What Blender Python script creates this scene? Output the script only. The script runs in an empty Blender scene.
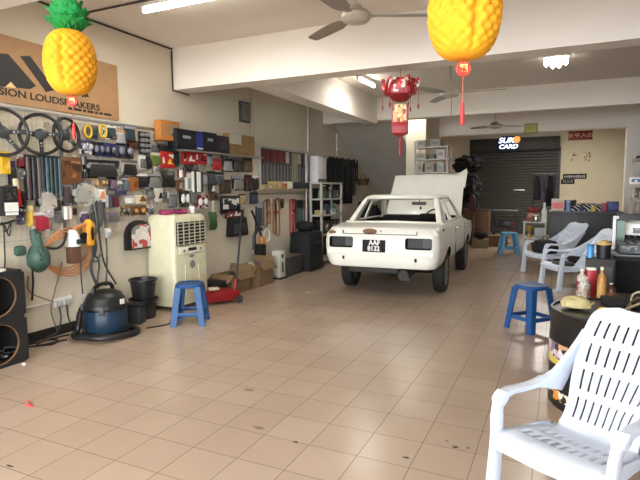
import bpy, bmesh, math, random
from mathutils import Vector, Matrix, Euler
random.seed(7)
PI = math.pi
SC = bpy.context.scene
COL = SC.collection

# ------------------------------------------------------------------ helpers
def lin(c):
    c = c / 255.0
    return c / 12.92 if c <= 0.04045 else ((c + 0.055) / 1.055) ** 2.4

def rgb(r, g, b):
    return (lin(r), lin(g), lin(b), 1.0)

_mats = {}
def mat(name, col, rough=0.5, metal=0.0, vary=0.06, scale=9.0, bump=0.0, bscale=60.0, spec=0.5, trans=0.0, alpha=1.0, coat=0.0):
    """procedural principled material with a little noise in tone and roughness"""
    if name in _mats:
        return _mats[name]
    m = bpy.data.materials.new(name)
    m.use_nodes = True
    nt = m.node_tree
    b = nt.nodes['Principled BSDF']
    c = rgb(*col)
    tc = nt.nodes.new('ShaderNodeTexCoord')
    n = nt.nodes.new('ShaderNodeTexNoise')
    n.inputs['Scale'].default_value = scale
    n.inputs['Detail'].default_value = 4
    nt.links.new(tc.outputs['Object'], n.inputs['Vector'])
    rp = nt.nodes.new('ShaderNodeValToRGB')
    rp.color_ramp.elements[0].position = 0.3
    rp.color_ramp.elements[1].position = 0.7
    rp.color_ramp.elements[0].color = tuple(x * (1 - vary) for x in c[:3]) + (1,)
    rp.color_ramp.elements[1].color = tuple(min(1, x * (1 + vary)) for x in c[:3]) + (1,)
    nt.links.new(n.outputs['Fac'], rp.inputs['Fac'])
    nt.links.new(rp.outputs['Color'], b.inputs['Base Color'])
    b.inputs['Roughness'].default_value = rough
    b.inputs['Metallic'].default_value = metal
    b.inputs['Specular IOR Level'].default_value = spec
    b.inputs['Transmission Weight'].default_value = trans
    b.inputs['Alpha'].default_value = alpha
    b.inputs['Coat Weight'].default_value = coat
    if bump:
        n2 = nt.nodes.new('ShaderNodeTexNoise')
        n2.inputs['Scale'].default_value = bscale
        n2.inputs['Detail'].default_value = 3
        nt.links.new(tc.outputs['Object'], n2.inputs['Vector'])
        bp = nt.nodes.new('ShaderNodeBump')
        bp.inputs['Strength'].default_value = bump
        bp.inputs['Distance'].default_value = 0.01
        nt.links.new(n2.outputs['Fac'], bp.inputs['Height'])
        nt.links.new(bp.outputs['Normal'], b.inputs['Normal'])
    _mats[name] = m
    return m

def pmat(name, cols, scale=22.0, rough=0.35):
    """printed packaging: blocks of two or three flat inks"""
    if name in _mats:
        return _mats[name]
    m = bpy.data.materials.new(name)
    m.use_nodes = True
    nt = m.node_tree
    b = nt.nodes['Principled BSDF']
    tc = nt.nodes.new('ShaderNodeTexCoord')
    v = nt.nodes.new('ShaderNodeTexVoronoi')
    v.distance = 'CHEBYCHEV'
    v.inputs['Scale'].default_value = scale
    nt.links.new(tc.outputs['Object'], v.inputs['Vector'])
    sp = nt.nodes.new('ShaderNodeSeparateColor')
    nt.links.new(v.outputs['Color'], sp.inputs['Color'])
    rp = nt.nodes.new('ShaderNodeValToRGB')
    rp.color_ramp.interpolation = 'CONSTANT'
    el = rp.color_ramp.elements
    while len(el) < len(cols):
        el.new(0.5)
    for i, c in enumerate(cols):
        el[i].position = i / len(cols)
        el[i].color = rgb(*c)
    nt.links.new(sp.outputs['Red'], rp.inputs['Fac'])
    nt.links.new(rp.outputs['Color'], b.inputs['Base Color'])
    b.inputs['Roughness'].default_value = rough
    _mats[name] = m
    return m

def emat(name, col, strength):
    if name in _mats:
        return _mats[name]
    m = bpy.data.materials.new(name)
    m.use_nodes = True
    b = m.node_tree.nodes['Principled BSDF']
    b.inputs['Base Color'].default_value = rgb(*col)
    b.inputs['Emission Color'].default_value = rgb(*col)
    b.inputs['Emission Strength'].default_value = strength
    _mats[name] = m
    return m

class MB:
    """collects shapes into one mesh"""
    def __init__(s):
        s.bm = bmesh.new()
        s.mi = 0
    def face(s, vs):
        try:
            f = s.bm.faces.new(vs)
            f.material_index = s.mi
            return f
        except ValueError:
            return None
    def box(s, c, d, rot=None, taper=(1, 1)):
        """centre, full size; taper scales the top face in x and y"""
        c = Vector(c)
        v = []
        for z in (-.5, .5):
            tx, ty = (taper if z > 0 else (1, 1))
            for x, y in ((-.5, -.5), (.5, -.5), (.5, .5), (-.5, .5)):
                p = Vector((x * d[0] * tx, y * d[1] * ty, z * d[2]))
                if rot is not None:
                    p = rot @ p
                v.append(s.bm.verts.new(c + p))
        for q in ((3, 2, 1, 0), (4, 5, 6, 7), (0, 1, 5, 4), (1, 2, 6, 5), (2, 3, 7, 6), (3, 0, 4, 7)):
            s.face([v[i] for i in q])
        return s
    def hexa(s, bot, top):
        v = [s.bm.verts.new(p) for p in list(bot) + list(top)]
        for q in ((3, 2, 1, 0), (4, 5, 6, 7), (0, 1, 5, 4), (1, 2, 6, 5), (2, 3, 7, 6), (3, 0, 4, 7)):
            s.face([v[i] for i in q])
        return s
    def loft(s, loops, closed=True, cap=True):
        rows = [[s.bm.verts.new(p) for p in L] for L in loops]
        n = len(rows[0])
        for a, b in zip(rows, rows[1:]):
            for i in range(n if closed else n - 1):
                j = (i + 1) % n
                s.face([a[i], a[j], b[j], b[i]])
        if cap and closed:
            s.face(rows[0][::-1])
            s.face(rows[-1])
        return rows
    def lofts(s, *a):
        s.loft(*a)
        return s
    def bridgecap(s, row, flip=False):
        """cap a loop that is mirror-ordered (i <-> n-1-i)"""
        n = len(row)
        for i in range(n // 2 - 1):
            q = [row[i], row[i + 1], row[n - 2 - i], row[n - 1 - i]]
            s.face(q[::-1] if flip else q)
    def cyl(s, p0, p1, r0, r1=None, n=16, cap=True):
        p0, p1 = Vector(p0), Vector(p1)
        r1 = r0 if r1 is None else r1
        d = (p1 - p0).normalized()
        a = d.orthogonal().normalized()
        b = d.cross(a)
        L = []
        for p, r in ((p0, r0), (p1, r1)):
            L.append([p + (a * math.cos(2 * PI * i / n) + b * math.sin(2 * PI * i / n)) * r for i in range(n)])
        s.loft(L, True, cap)
        return s
    def tube(s, pts, r, n=8, closed=False, flat=None):
        pts = [Vector(p) for p in pts]
        m = len(pts)
        L = []
        a = None
        for i, p in enumerate(pts):
            if closed:
                t = pts[(i + 1) % m] - pts[i - 1]
            else:
                t = pts[min(i + 1, m - 1)] - pts[max(i - 1, 0)]
            t = t.normalized() if t.length > 1e-9 else Vector((0, 0, 1))
            if a is None:
                a = t.orthogonal().normalized()
            a = (a - t * a.dot(t))
            a = a.normalized() if a.length > 1e-6 else t.orthogonal().normalized()
            b = t.cross(a)
            rr = r[i] if isinstance(r, (list, tuple)) else r
            L.append([p + a * math.cos(2 * PI * k / n) * rr + b * math.sin(2 * PI * k / n) * rr for k in range(n)])
        if closed:
            L.append(L[0])
            # duplicate ring is merged on build
        s.loft(L, True, not closed)
        return s
    def ribbon(s, pts, wv, hv, w, h):
        """rectangular section swept along pts; wv, hv direction lists or functions"""
        L = []
        m = len(pts)
        for i, p in enumerate(pts):
            p = Vector(p)
            a, b = wv[i] if isinstance(wv, list) else wv, hv[i] if isinstance(hv, list) else hv
            a, b = Vector(a).normalized(), Vector(b).normalized()
            ww = w[i] if isinstance(w, list) else w
            hh = h[i] if isinstance(h, list) else h
            L.append([p + a * ww / 2 + b * hh / 2, p - a * ww / 2 + b * hh / 2, p - a * ww / 2 - b * hh / 2, p + a * ww / 2 - b * hh / 2])
        s.loft(L, True, True)
        return s
    def lathe(s, prof, c=(0, 0, 0), n=24, M=None, cap=True):
        c = Vector(c)
        L = []
        for r, z in prof:
            ring = []
            for i in range(n):
                p = Vector((r * math.cos(2 * PI * i / n), r * math.sin(2 * PI * i / n), z))
                if M is not None:
                    p = M @ p
                ring.append(c + p)
            L.append(ring)
        s.loft(L, True, cap)
        return s
    def ball(s, c, r, nu=14, nv=9, noise=0.0, seed=0):
        rnd = random.Random(seed)
        r = (r, r, r) if not isinstance(r, (tuple, list)) else r
        c = Vector(c)
        top = s.bm.verts.new(c + Vector((0, 0, r[2])))
        bot = s.bm.verts.new(c - Vector((0, 0, r[2])))
        rows = []
        for j in range(1, nv):
            ph = PI * j / nv
            row = []
            for i in range(nu):
                th = 2 * PI * i / nu
                k = 1 + noise * (rnd.random() - .5) * 2
                row.append(s.bm.verts.new(c + Vector((r[0] * math.sin(ph) * math.cos(th), r[1] * math.sin(ph) * math.sin(th), r[2] * math.cos(ph))) * k))
            rows.append(row)
        for i in range(nu):
            j = (i + 1) % nu
            s.face([top, rows[0][i], rows[0][j]])
            s.face([bot, rows[-1][j], rows[-1][i]])
            for a, b in zip(rows, rows[1:]):
                s.face([a[i], b[i], b[j], a[j]])
        return s
    def prism(s, poly, o, u, v, w, d):
        """2-D polygon in axes u,v at o, extruded by d along w"""
        o, u, v, w = Vector(o), Vector(u), Vector(v), Vector(w)
        a = [o + u * x + v * y for x, y in poly]
        s.loft([a, [p + w * d for p in a]], True, True)
        return s
    def build(s, name, m, parent=None, bevel=0.0, seg=2, ang=38, loc=None, rz=0.0, subsurf=0):
        bm = s.bm
        bmesh.ops.remove_doubles(bm, verts=bm.verts, dist=1e-6)
        bmesh.ops.recalc_face_normals(bm, faces=bm.faces)
        if bevel:
            es = [e for e in bm.edges if len(e.link_faces) == 2 and e.calc_face_angle(0) > 0.5]
            try:
                bmesh.ops.bevel(bm, geom=es, offset=bevel, segments=seg, affect='EDGES', clamp_overlap=True, profile=0.5)
            except Exception:
                pass
        lim = math.radians(ang)
        for f in bm.faces:
            f.smooth = True
        for e in bm.edges:
            if len(e.link_faces) == 2 and e.calc_face_angle(0) > lim:
                e.smooth = False
        me = bpy.data.meshes.new(name)
        bm.to_mesh(me)
        bm.free()
        for x in (m if isinstance(m, (list, tuple)) else [m]):
            me.materials.append(x)
        o = bpy.data.objects.new(name, me)
        COL.objects.link(o)
        if parent is not None:
            o.parent = parent
        if loc is not None:
            o.location = loc
        o.rotation_euler.z = rz
        if subsurf:
            md = o.modifiers.new('smooth', 'SUBSURF')
            md.levels = md.render_levels = subsurf
        return o

def tag(o, label, cat, group=None, kind=None):
    o['label'] = label
    o['category'] = cat
    if group:
        o['group'] = group
    if kind:
        o['kind'] = kind
    return o

def thing(name, label, cat, loc=(0, 0, 0), rz=0.0, group=None):
    o = bpy.data.objects.new(name, None)
    o.empty_display_size = 0.1
    COL.objects.link(o)
    o.location = loc
    o.rotation_euler = (0, 0, rz)
    return tag(o, label, cat, group)

def struct(o):
    o['kind'] = 'structure'
    return o

def kids(o):
    return [c for c in bpy.data.objects if c.parent == o]

def dup(root, loc, rz=None, label=None, group=None):
    r = root.copy()
    COL.objects.link(r)
    r.location = loc
    if rz is not None:
        r.rotation_euler = (0, 0, rz)
    if label:
        r['label'] = label
    if group:
        r['group'] = group
    for ch in kids(root):
        c = ch.copy()
        COL.objects.link(c)
        c.parent = r
        for g in kids(ch):
            d = g.copy()
            COL.objects.link(d)
            d.parent = c
    return r

def text(name, body, size, m, parent, loc, rot, depth=0.002, sx=1.0, shear=0.0, bold=0.0, align='CENTER'):
    cu = bpy.data.curves.new(name, 'FONT')
    cu.body = body
    cu.size = size
    cu.extrude = depth
    cu.offset = bold
    cu.shear = shear
    cu.align_x = align
    cu.align_y = 'CENTER'
    t = bpy.data.objects.new(name, cu)
    COL.objects.link(t)
    dg = bpy.context.evaluated_depsgraph_get()
    dg.update()
    me = bpy.data.meshes.new_from_object(t.evaluated_get(dg))
    bpy.data.objects.remove(t)
    bpy.data.curves.remove(cu)
    me.transform(Matrix.Diagonal((sx, 1, 1, 1)))
    me.materials.clear()
    me.materials.append(m)
    o = bpy.data.objects.new(name, me)
    COL.objects.link(o)
    o.parent = parent
    o.location = loc
    o.rotation_euler = rot
    return o

def boolcut(o, cutters):
    for c, op in cutters:
        md = o.modifiers.new('cut', 'BOOLEAN')
        md.operation = op
        md.solver = 'EXACT'
        md.object = c
    dg = bpy.context.evaluated_depsgraph_get()
    dg.update()
    me = bpy.data.meshes.new_from_object(o.evaluated_get(dg))
    o.modifiers.clear()
    old = o.data
    o.data = me
    for c, op in cutters:
        bpy.data.objects.remove(c)
    bm = bmesh.new()
    bm.from_mesh(me)
    for e in bm.edges:
        if len(e.link_faces) == 2:
            e.smooth = e.calc_face_angle(0) < math.radians(32) and e.link_faces[0].material_index == e.link_faces[1].material_index
    bm.to_mesh(me)
    bm.free()
    return o

def smooth_path(pts, k=6):
    """Catmull-Rom through pts"""
    P = [Vector(p) for p in pts]
    P = [P[0] * 2 - P[1]] + P + [P[-1] * 2 - P[-2]]
    out = []
    for i in range(1, len(P) - 2):
        a, b, c, d = P[i - 1], P[i], P[i + 1], P[i + 2]
        for j in range(k):
            t = j / k
            out.append(0.5 * ((2 * b) + (c - a) * t + (2 * a - 5 * b + 4 * c - d) * t * t + (3 * b - a - 3 * c + d) * t ** 3))
    out.append(P[-2])
    return out

def rrect(hx, hy, r, n=5, cx=0.0, cy=0.0):
    """rounded rectangle outline, counter-clockwise"""
    out = []
    for (sx, sy, a0) in ((1, -1, -PI / 2), (1, 1, 0), (-1, 1, PI / 2), (-1, -1, PI)):
        for i in range(n + 1):
            a = a0 + PI / 2 * i / n
            out.append((cx + sx * (hx - r) + r * math.cos(a), cy + sy * (hy - r) + r * math.sin(a)))
    return out

from mathutils import noise as _nz
def lump(name, m, r, loc, amp=.3, seed=0, freq=2.2):
    """an irregular closed heap standing on loc"""
    mb = MB()
    mb.ball((0, 0, 0), 1.0, 40, 26)
    off = Vector((seed * 7.3, seed * 3.1, 0))
    for v in mb.bm.verts:
        d = v.co.normalized()
        k = 1 + amp * (_nz.noise(d * freq + off) + .6 * _nz.noise(d * freq * 2.7 + off) + .35 * _nz.noise(d * freq * 6 + off))
        v.co = Vector((d.x * r[0] * k, d.y * r[1] * k, max(-r[2] * .97, d.z * r[2] * k)))
    return mb.build(name, m, None, loc=(loc[0], loc[1], loc[2] + r[2] * .97))

# ------------------------------------------------------------------ camera
F, YAW, PIT, ROL, CH = 512.256, math.radians(25.0425), math.radians(-5.5837), math.radians(-0.3217), 1.48584
cy_, sy_ = math.cos(YAW), math.sin(YAW)
FW = Vector((-sy_ * math.cos(PIT), cy_ * math.cos(PIT), math.sin(PIT)))
RT0 = Vector((cy_, sy_, 0))
UP0 = RT0.cross(FW)
RT = RT0 * math.cos(ROL) + UP0 * math.sin(ROL)
UP = -RT0 * math.sin(ROL) + UP0 * math.cos(ROL)
cam = bpy.data.cameras.new('camera')
cam.sensor_width = 36.0
cam.lens = F * 36.0 / 640.0
cam.clip_end = 200
co = bpy.data.objects.new('camera', cam)
COL.objects.link(co)
co.matrix_world = Matrix(((RT.x, UP.x, -FW.x, 0), (RT.y, UP.y, -FW.y, 0), (RT.z, UP.z, -FW.z, CH), (0, 0, 0, 1)))
SC.camera = co

def on(x, y, ax, v):
    """the point where the sight line through a measured photo point meets the plane axis=v"""
    d = FW + RT * ((x - 320) / F) - UP * ((y - 240) / F)
    o = Vector((0, 0, CH))
    return o + d * ((v - o[ax]) / d[ax])

# ------------------------------------------------------------------ common materials
WHITEWALL = mat('painted plaster', (212, 201, 180), 0.75, vary=0.03, scale=2.0, bump=0.05, bscale=90)
CEILM = mat('ceiling paint', (228, 219, 208), 0.8, vary=0.02, scale=1.5)
BEAMM = mat('beam paint', (240, 232, 222), 0.75, vary=0.02, scale=1.5)
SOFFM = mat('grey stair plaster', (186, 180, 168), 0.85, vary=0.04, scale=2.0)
CREAM = mat('cream back wall paint', (216, 205, 176), 0.8, vary=0.03, scale=2.0)
BLACK = mat('black plastic', (22, 22, 23), 0.42)
MATTB = mat('matt black', (17, 17, 18), 0.8)
DKGREY = mat('dark grey plastic', (52, 54, 57), 0.5)
GREY = mat('grey plastic', (120, 120, 118), 0.5)
LGREY = mat('light grey plastic', (180, 180, 176), 0.5)
WHITE = mat('white plastic', (230, 230, 226), 0.4)
STEEL = mat('steel', (170, 170, 168), 0.3, metal=0.9)
CHROME = mat('chrome', (215, 215, 215), 0.12, metal=1.0)
WIREM = mat('white coated wire', (186, 178, 162), 0.45)
RED = mat('red enamel', (168, 22, 26), 0.35)
CARD = mat('brown cardboard', (128, 102, 72), 0.85, bump=0.05, bscale=40)
RUBBER = mat('black rubber', (20, 20, 20), 0.75)
GOLD = mat('gold foil', (226, 180, 70), 0.3, metal=0.7)
# ================================================================== SETTING
XL, XR, YB, ZC = -4.68, 1.8, 18.2, 3.34
YF = -1.2

def tile_floor():
    m = bpy.data.materials.new('beige floor tiles')
    m.use_nodes = True
    nt = m.node_tree
    b = nt.nodes['Principled BSDF']
    tc = nt.nodes.new('ShaderNodeTexCoord')
    mp = nt.nodes.new('ShaderNodeMapping')
    mp.inputs['Location'].default_value = (2.4798, -3.1696, 0)
    nt.links.new(tc.outputs['Object'], mp.inputs['Vector'])
    br = nt.nodes.new('ShaderNodeTexBrick')
    br.offset = 0.0
    br.squash = 1.0
    br.inputs['Scale'].default_value = 1.0
    br.inputs['Brick Width'].default_value = 0.3
    br.inputs['Row Height'].default_value = 0.3
    br.inputs['Mortar Size'].default_value = 0.0028
    br.inputs['Mortar Smooth'].default_value = 0.2
    br.inputs['Bias'].default_value = 0.0
    br.inputs['Color1'].default_value = rgb(188, 167, 147)
    br.inputs['Color2'].default_value = rgb(182, 160, 140)
    br.inputs['Mortar'].default_value = rgb(138, 117, 98)
    nt.links.new(mp.outputs['Vector'], br.inputs['Vector'])
    n = nt.nodes.new('ShaderNodeTexNoise')
    n.inputs['Scale'].default_value = 1.3
    n.inputs['Detail'].default_value = 6
    nt.links.new(tc.outputs['Object'], n.inputs['Vector'])
    mx = nt.nodes.new('ShaderNodeMix')
    mx.data_type = 'RGBA'
    mx.blend_type = 'MULTIPLY'
    rp = nt.nodes.new('ShaderNodeValToRGB')
    rp.color_ramp.elements[0].position = 0.25
    rp.color_ramp.elements[0].color = (0.86, 0.85, 0.84, 1)
    rp.color_ramp.elements[1].position = 0.8
    rp.color_ramp.elements[1].color = (1, 1, 1, 1)
    nt.links.new(n.outputs['Fac'], rp.inputs['Fac'])
    mx.inputs['Factor'].default_value = 1.0
    nt.links.new(br.outputs['Color'], mx.inputs['A'])
    nt.links.new(rp.outputs['Color'], mx.inputs['B'])
    nt.links.new(mx.outputs['Result'], b.inputs['Base Color'])
    rr = nt.nodes.new('ShaderNodeMapRange')
    rr.inputs['To Min'].default_value = 0.20
    rr.inputs['To Max'].default_value = 0.30
    nt.links.new(n.outputs['Fac'], rr.inputs['Value'])
    nt.links.new(rr.outputs['Result'], b.inputs['Roughness'])
    bp = nt.nodes.new('ShaderNodeBump')
    bp.inputs['Strength'].default_value = 0.25
    bp.inputs['Distance'].default_value = 0.002
    bp.invert = True
    nt.links.new(br.outputs['Fac'], bp.inputs['Height'])
    nt.links.new(bp.outputs['Normal'], b.inputs['Normal'])
    return m

def sbox(name, x0, x1, y0, y1, z0, z1, m, parent=None):
    o = MB().box(((x0 + x1) / 2, (y0 + y1) / 2, (z0 + z1) / 2), (x1 - x0, y1 - y0, z1 - z0)).build(name, m, parent)
    if parent is None:
        struct(o)
    return o

sbox('floor', XL - .2, XR + .2, YF, YB + .2, -0.15, 0, tile_floor())
sbox('pavement', -14, 12, -14, YF, -0.2, -0.02, mat('outside concrete', (128, 124, 118), 0.9, vary=.08))
sbox('ceiling', XL - .2, XR + .2, YF, YB + .2, ZC, ZC + .15, CEILM)
sbox('wall_left', XL - .2, XL, YF, YB + .2, -0.1, ZC + .1, WHITEWALL)
sbox('wall_right', XR, XR + .2, YF, YB + .2, -0.1, ZC + .1, mat('wall darkened against bounce', (96, 88, 78), .8))  # out of view, darkened so it bounces less light onto the left wall
# back wall: left piece, piece above the shutter, right cream piece
SHL, SHR, SHT = -2.80, -0.05, 3.12
sbox('wall_back', SHR, XR, YB, YB + .2, -0.1, ZC + .05, CREAM)
sbox('wall_back_left', XL, SHL, YB, YB + .2, -0.1, ZC + .05, WHITEWALL)
sbox('wall_back_top', SHL, SHR, YB, YB + .2, SHT, ZC + .05, WHITEWALL)
sbox('beam_front', XL, XR, 2.2, 2.58, 2.83, ZC + .02, BEAMM)
sbox('beam_middle', XL, XR, 5.46, 5.74, 2.81, ZC + .02, BEAMM)
sbox('beam_rear', XL, XR, 10.2, 10.46, 2.9, ZC + .02, BEAMM)
sbox('beam_long', -3.75, -3.45, 5.74, 10.2, 2.83, ZC + .02, BEAMM)
sbox('beam_third', -2.78, XR, 13.0, 13.25, 2.80, ZC + .02, BEAMM)
sbox('column_right', 1.27, XR, 12.96, 13.3, 0, ZC + .02, BEAMM)
sbox('added_canopy_slab', XL - .2, XR + .2, -3.6, YF, ZC, ZC + .15, CEILM)  # canopy added out of view to keep high sky light off the floor
# staircase climbing towards the street along the left wall: soffit slab and side
sb = MB()
pf = lambda y: 2.93 - 0.56 * (y - 10.9)
prof = [(10.46, pf(10.46)), (16.0, max(pf(16.0), 0)), (16.0, 0.0), (16.3, 0.0), (16.3, 0.15), (10.9, 3.3), (10.46, 3.3)]
sb.prism(prof, (XL, 0, 0), (0, 1, 0), (0, 0, 1), (1, 0, 0), 1.45)
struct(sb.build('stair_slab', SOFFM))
sbox('wall_stair', -3.23, -2.78, 11.6, 11.72, 0, ZC + .05, WHITEWALL)
sbox('wall_stair_side', -2.90, -2.78, 11.72, 13.25, 0, ZC + .05, WHITEWALL)
sbox('baseboard_left', XL, XL + .015, YF, 10.4, 0, 0.10, mat('black skirting', (34, 31, 29), 0.6))

# roller shutter
def shutter():
    root = sbox('door_1', SHL, SHR, YB - .06, YB - .05, 0, 0.08, DKGREY)
    m = MB()
    pts = []
    z = 0.05
    prof = []
    while z < 2.75:
        prof += [(z, 0.0), (z + .012, -.014), (z + .055, -.018), (z + .083, -.006)]
        z += 0.095
    rows = [[(x, YB + .02 + d, z) for z, d in prof] for x in (SHL + .02, SHR - .02)]
    m.loft(rows, closed=False, cap=False)
    m.build('slat_curtain', mat('shutter grey steel', (62, 60, 54), 0.5, metal=0.2), root, ang=25)
    MB().box(((SHL + SHR) / 2, YB - .16, 2.93), (SHR - SHL, .3, .40)).build('roller_housing', mat('shutter housing', (44, 42, 38), 0.55), root, bevel=.02)
    for x in (SHL, SHR):
        MB().box((x, YB - .03, 1.4), (.07, .06, 2.8)).build('guide_rail', DKGREY, root)
    MB().box(((SHL + SHR) / 2 + .2, YB - .02, 1.45), (.35, .02, .025)).build('pull_handle', STEEL, root)
    return root
shutter()

def conduit(name, pts, r, m):
    return struct(MB().tube(pts, r, 6).build(name, m))
PIPE = mat('white conduit', (214, 208, 198), 0.5)
DCAB = mat('dark cable', (52, 44, 38), 0.6)
conduit('trim_1', [(XL + .02, 2.6, ZC - .015), (XL + .02, 5.44, ZC - .015)], .010, DCAB)
conduit('trim_2', [(XL + .02, 3.98, ZC - .012), (XR, 3.98, ZC - .012)], .010, DCAB)
conduit('trim_3', [(XL + .02, 5.43, 3.3), (XL + .02, 5.43, 2.80), (XL + .02, 5.75, 2.79)], .010, DCAB)
conduit('trim_4', [(XL + .02, 7.35, 2.3), (XL + .02, 7.35, 3.32)], .018, mat('beige conduit', (176, 164, 146), .6))
conduit('trim_5', [(XL + .025, 9.42, 2.15), (XL + .025, 9.42, 3.3)], .020, PIPE)
conduit('trim_6', [(XL + .02, 10.9, 2.2), (XL + .02, 10.9, 2.75)], .018, PIPE)
conduit('trim_7', [(XL + .02, 2.4, .36), (XL + .02, 3.55, .36)], .013, PIPE)

# ------------------------------------------------------------------ ceiling lamps
def tube_lamp(x, y, rz, L, label):
    t = thing('ceiling_tube_lamp', label, 'lamp', (x, y, ZC), rz, 'ceiling tube lamps')
    MB().box((0, 0, -.03), (L, .06, .06), taper=(1, 1)).build('lamp_housing', WHITE, t, bevel=.006)
    for s in (-1, 1):
        MB().box((s * (L / 2 - .015), 0, -.085), (.03, .04, .06)).build('tube_holder', WHITE, t, bevel=.004)
    MB().cyl((-L / 2 + .03, 0, -.095), (L / 2 - .03, 0, -.095), .018, n=12).build('glass_tube', emat('glowing tube', (255, 250, 238), 26.0), t)
    return t
tube_lamp(-3.20, 4.02, 0, 1.20, 'glowing tube lamp on ceiling above the speaker banner, left of the near fan')
tube_lamp(-2.97, 8.2, math.radians(88), 0.75, 'glowing tube lamp seen under the middle beam, left of red lantern')
tube_lamp(-3.0, 11.25, 0, 0.6, 'tube lamp lighting the wall above the metal shelf ladder, behind the rear beam')

tube_lamp(-.2, 15.2, 0, 1.2, 'unseen tube lamp added behind the third beam to brighten the back wall')  # added lamp, hidden by the beam, brightens the back wall

t = thing('ceiling_bulb_cluster', 'cluster of short bright bulbs hanging under ceiling, right of yellow pineapple', 'lamp', (-.115, 8.1, ZC))
MB().box((0, 0, -.012), (.34, .14, .024)).build('base_plate', WHITE, t, bevel=.004)
for k in range(4):
    x = -.125 + k * .083
    m = MB()
    m.tube([(x - .02, 0, -.02), (x - .02, 0, -.12 - .03 * (k in (1, 2))), (x, 0, -.14 - .03 * (k in (1, 2))), (x + .02, 0, -.12 - .03 * (k in (1, 2))), (x + .02, 0, -.02)], .011, 8)
    m.build('bulb', emat('glowing bulb', (255, 250, 240), 12.0), t)

# ------------------------------------------------------------------ ceiling fans
def fan(loc_z, x, y, ang, label, span=.76):
    t = thing('ceiling_fan', label, 'fan', (x, y, ZC), ang, 'ceiling fans')
    d = ZC - loc_z
    fm = mat('cream fan enamel', (188, 178, 160), 0.35)
    MB().lathe([(.055, 0), (.06, -.03), (.03, -.08)], n=18).build('canopy', fm, t)
    MB().cyl((0, 0, -.05), (0, 0, -d + .02), .014, n=10).build('rod', fm, t)
    MB().lathe([(.02, -d + .10), (.045, -d + .085), (.05, -d + .05), (.10, -d + .035), (.125, -d + .01), (.125, -d - .02), (.10, -d - .045), (.03, -d - .055)], n=28).build('motor', fm, t)
    for k in range(3):
        a = 2 * PI * k / 3
        R = Matrix.Rotation(a, 3, 'Z')
        m = MB()
        secs = []
        for s_, w, tw in ((.12, .045, .05), (.17, .05, .12), (.21, .10, .2), (.30, .135, .2), (.48, .13, .17), (span - .03, .11, .14), (span, .06, .14)):
            c = Vector((s_, 0, -d + .005))
            u = Vector((0, math.cos(tw), math.sin(tw)))
            n_ = Vector((0, -math.sin(tw), math.cos(tw)))
            secs.append([R @ (c + u * w / 2 + n_ * .004), R @ (c - u * w / 2 + n_ * .004), R @ (c - u * w / 2 - n_ * .004), R @ (c + u * w / 2 - n_ * .004)])
        m.loft(secs)
        m.build('blade', mat('fan blade grey', (150, 140, 128), 0.4), t)
    return t
fan(2.93, -1.60, 4.16, math.radians(25), 'near cream ceiling fan in front of the middle beam')
f2 = fan(2.84, -1.47, 7.55, math.radians(2), 'cream ceiling fan behind the right yellow pineapple, under the middle bay')
MB().cyl((.02, .0, -.55), (.02, 0, -.80), .004, n=6).build('pull_cord', DCAB, f2)
fan(2.80, -1.28, 11.45, math.radians(33), 'far ceiling fan in front of the illuminated shop sign', .60)

# ------------------------------------------------------------------ signs at the back
def chars(s):
    return s
t = thing('illuminated_sign', 'glowing white and blue lettered sign with orange ball on the shutter box', 'sign', (on(508, 150, 1, YB - .40).x, YB - .40, on(508, 150.5, 1, YB - .40).z))
t.scale = (.92, 1, .92)
MB().prism([(-.36, 0), (.30, 0), (.38, .12), (.38, .42), (.24, .5), (-.22, .5), (-.38, .2)], (0, 0, 0), (1, 0, 0), (0, 0, 1), (0, 1, 0), .06).build('sign_board', mat('navy sign board', (24, 34, 74), .4), t, bevel=.01)
SGL = emat('sign white light', (226, 238, 255), 2.2)
text('lettering', 'SUK', .25, SGL, t, (-.07, -.012, .345), (PI / 2, 0, 0), .008, 1.15, .25, .004)
text('lettering', 'CARD', .20, SGL, t, (.0, -.012, .13), (PI / 2, 0, 0), .008, 1.15, .2, .003)
MB().lathe([(.02, .03), (.09, .02), (.115, 0), (.09, -.01)], (.28, -.02, .37), 20, Matrix.Rotation(PI / 2, 3, 'X')).build('orange_ball', emat('sign orange light', (245, 140, 70), 1.4), t)

t = thing('green_plaque', 'small square yellow green plaque on the beam above the shutter', 'plaque', (-1.06, 12.975, 2.8))
a, b = on(524.5, 124, 1, 12.98), on(537.5, 133, 1, 12.98)
t.location = ((a.x + b.x) / 2, 12.98, b.z)
w_, h_ = (b.x - a.x), (a.z - b.z)
MB().box((0, .005, h_ / 2), (w_, .03, h_)).build('frame', mat('olive frame', (110, 112, 44), .5), t)
MB().box((0, -.014, h_ / 2), (w_ * .86, .012, h_ * .82)).build('face', mat('yellow green face', (186, 186, 92), .5), t)
text('lettering', '吉祥', h_ * .42, mat('olive ink', (120, 118, 50), .6), t, (0, -.022, h_ / 2), (PI / 2, 0, 0), .002)

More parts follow.
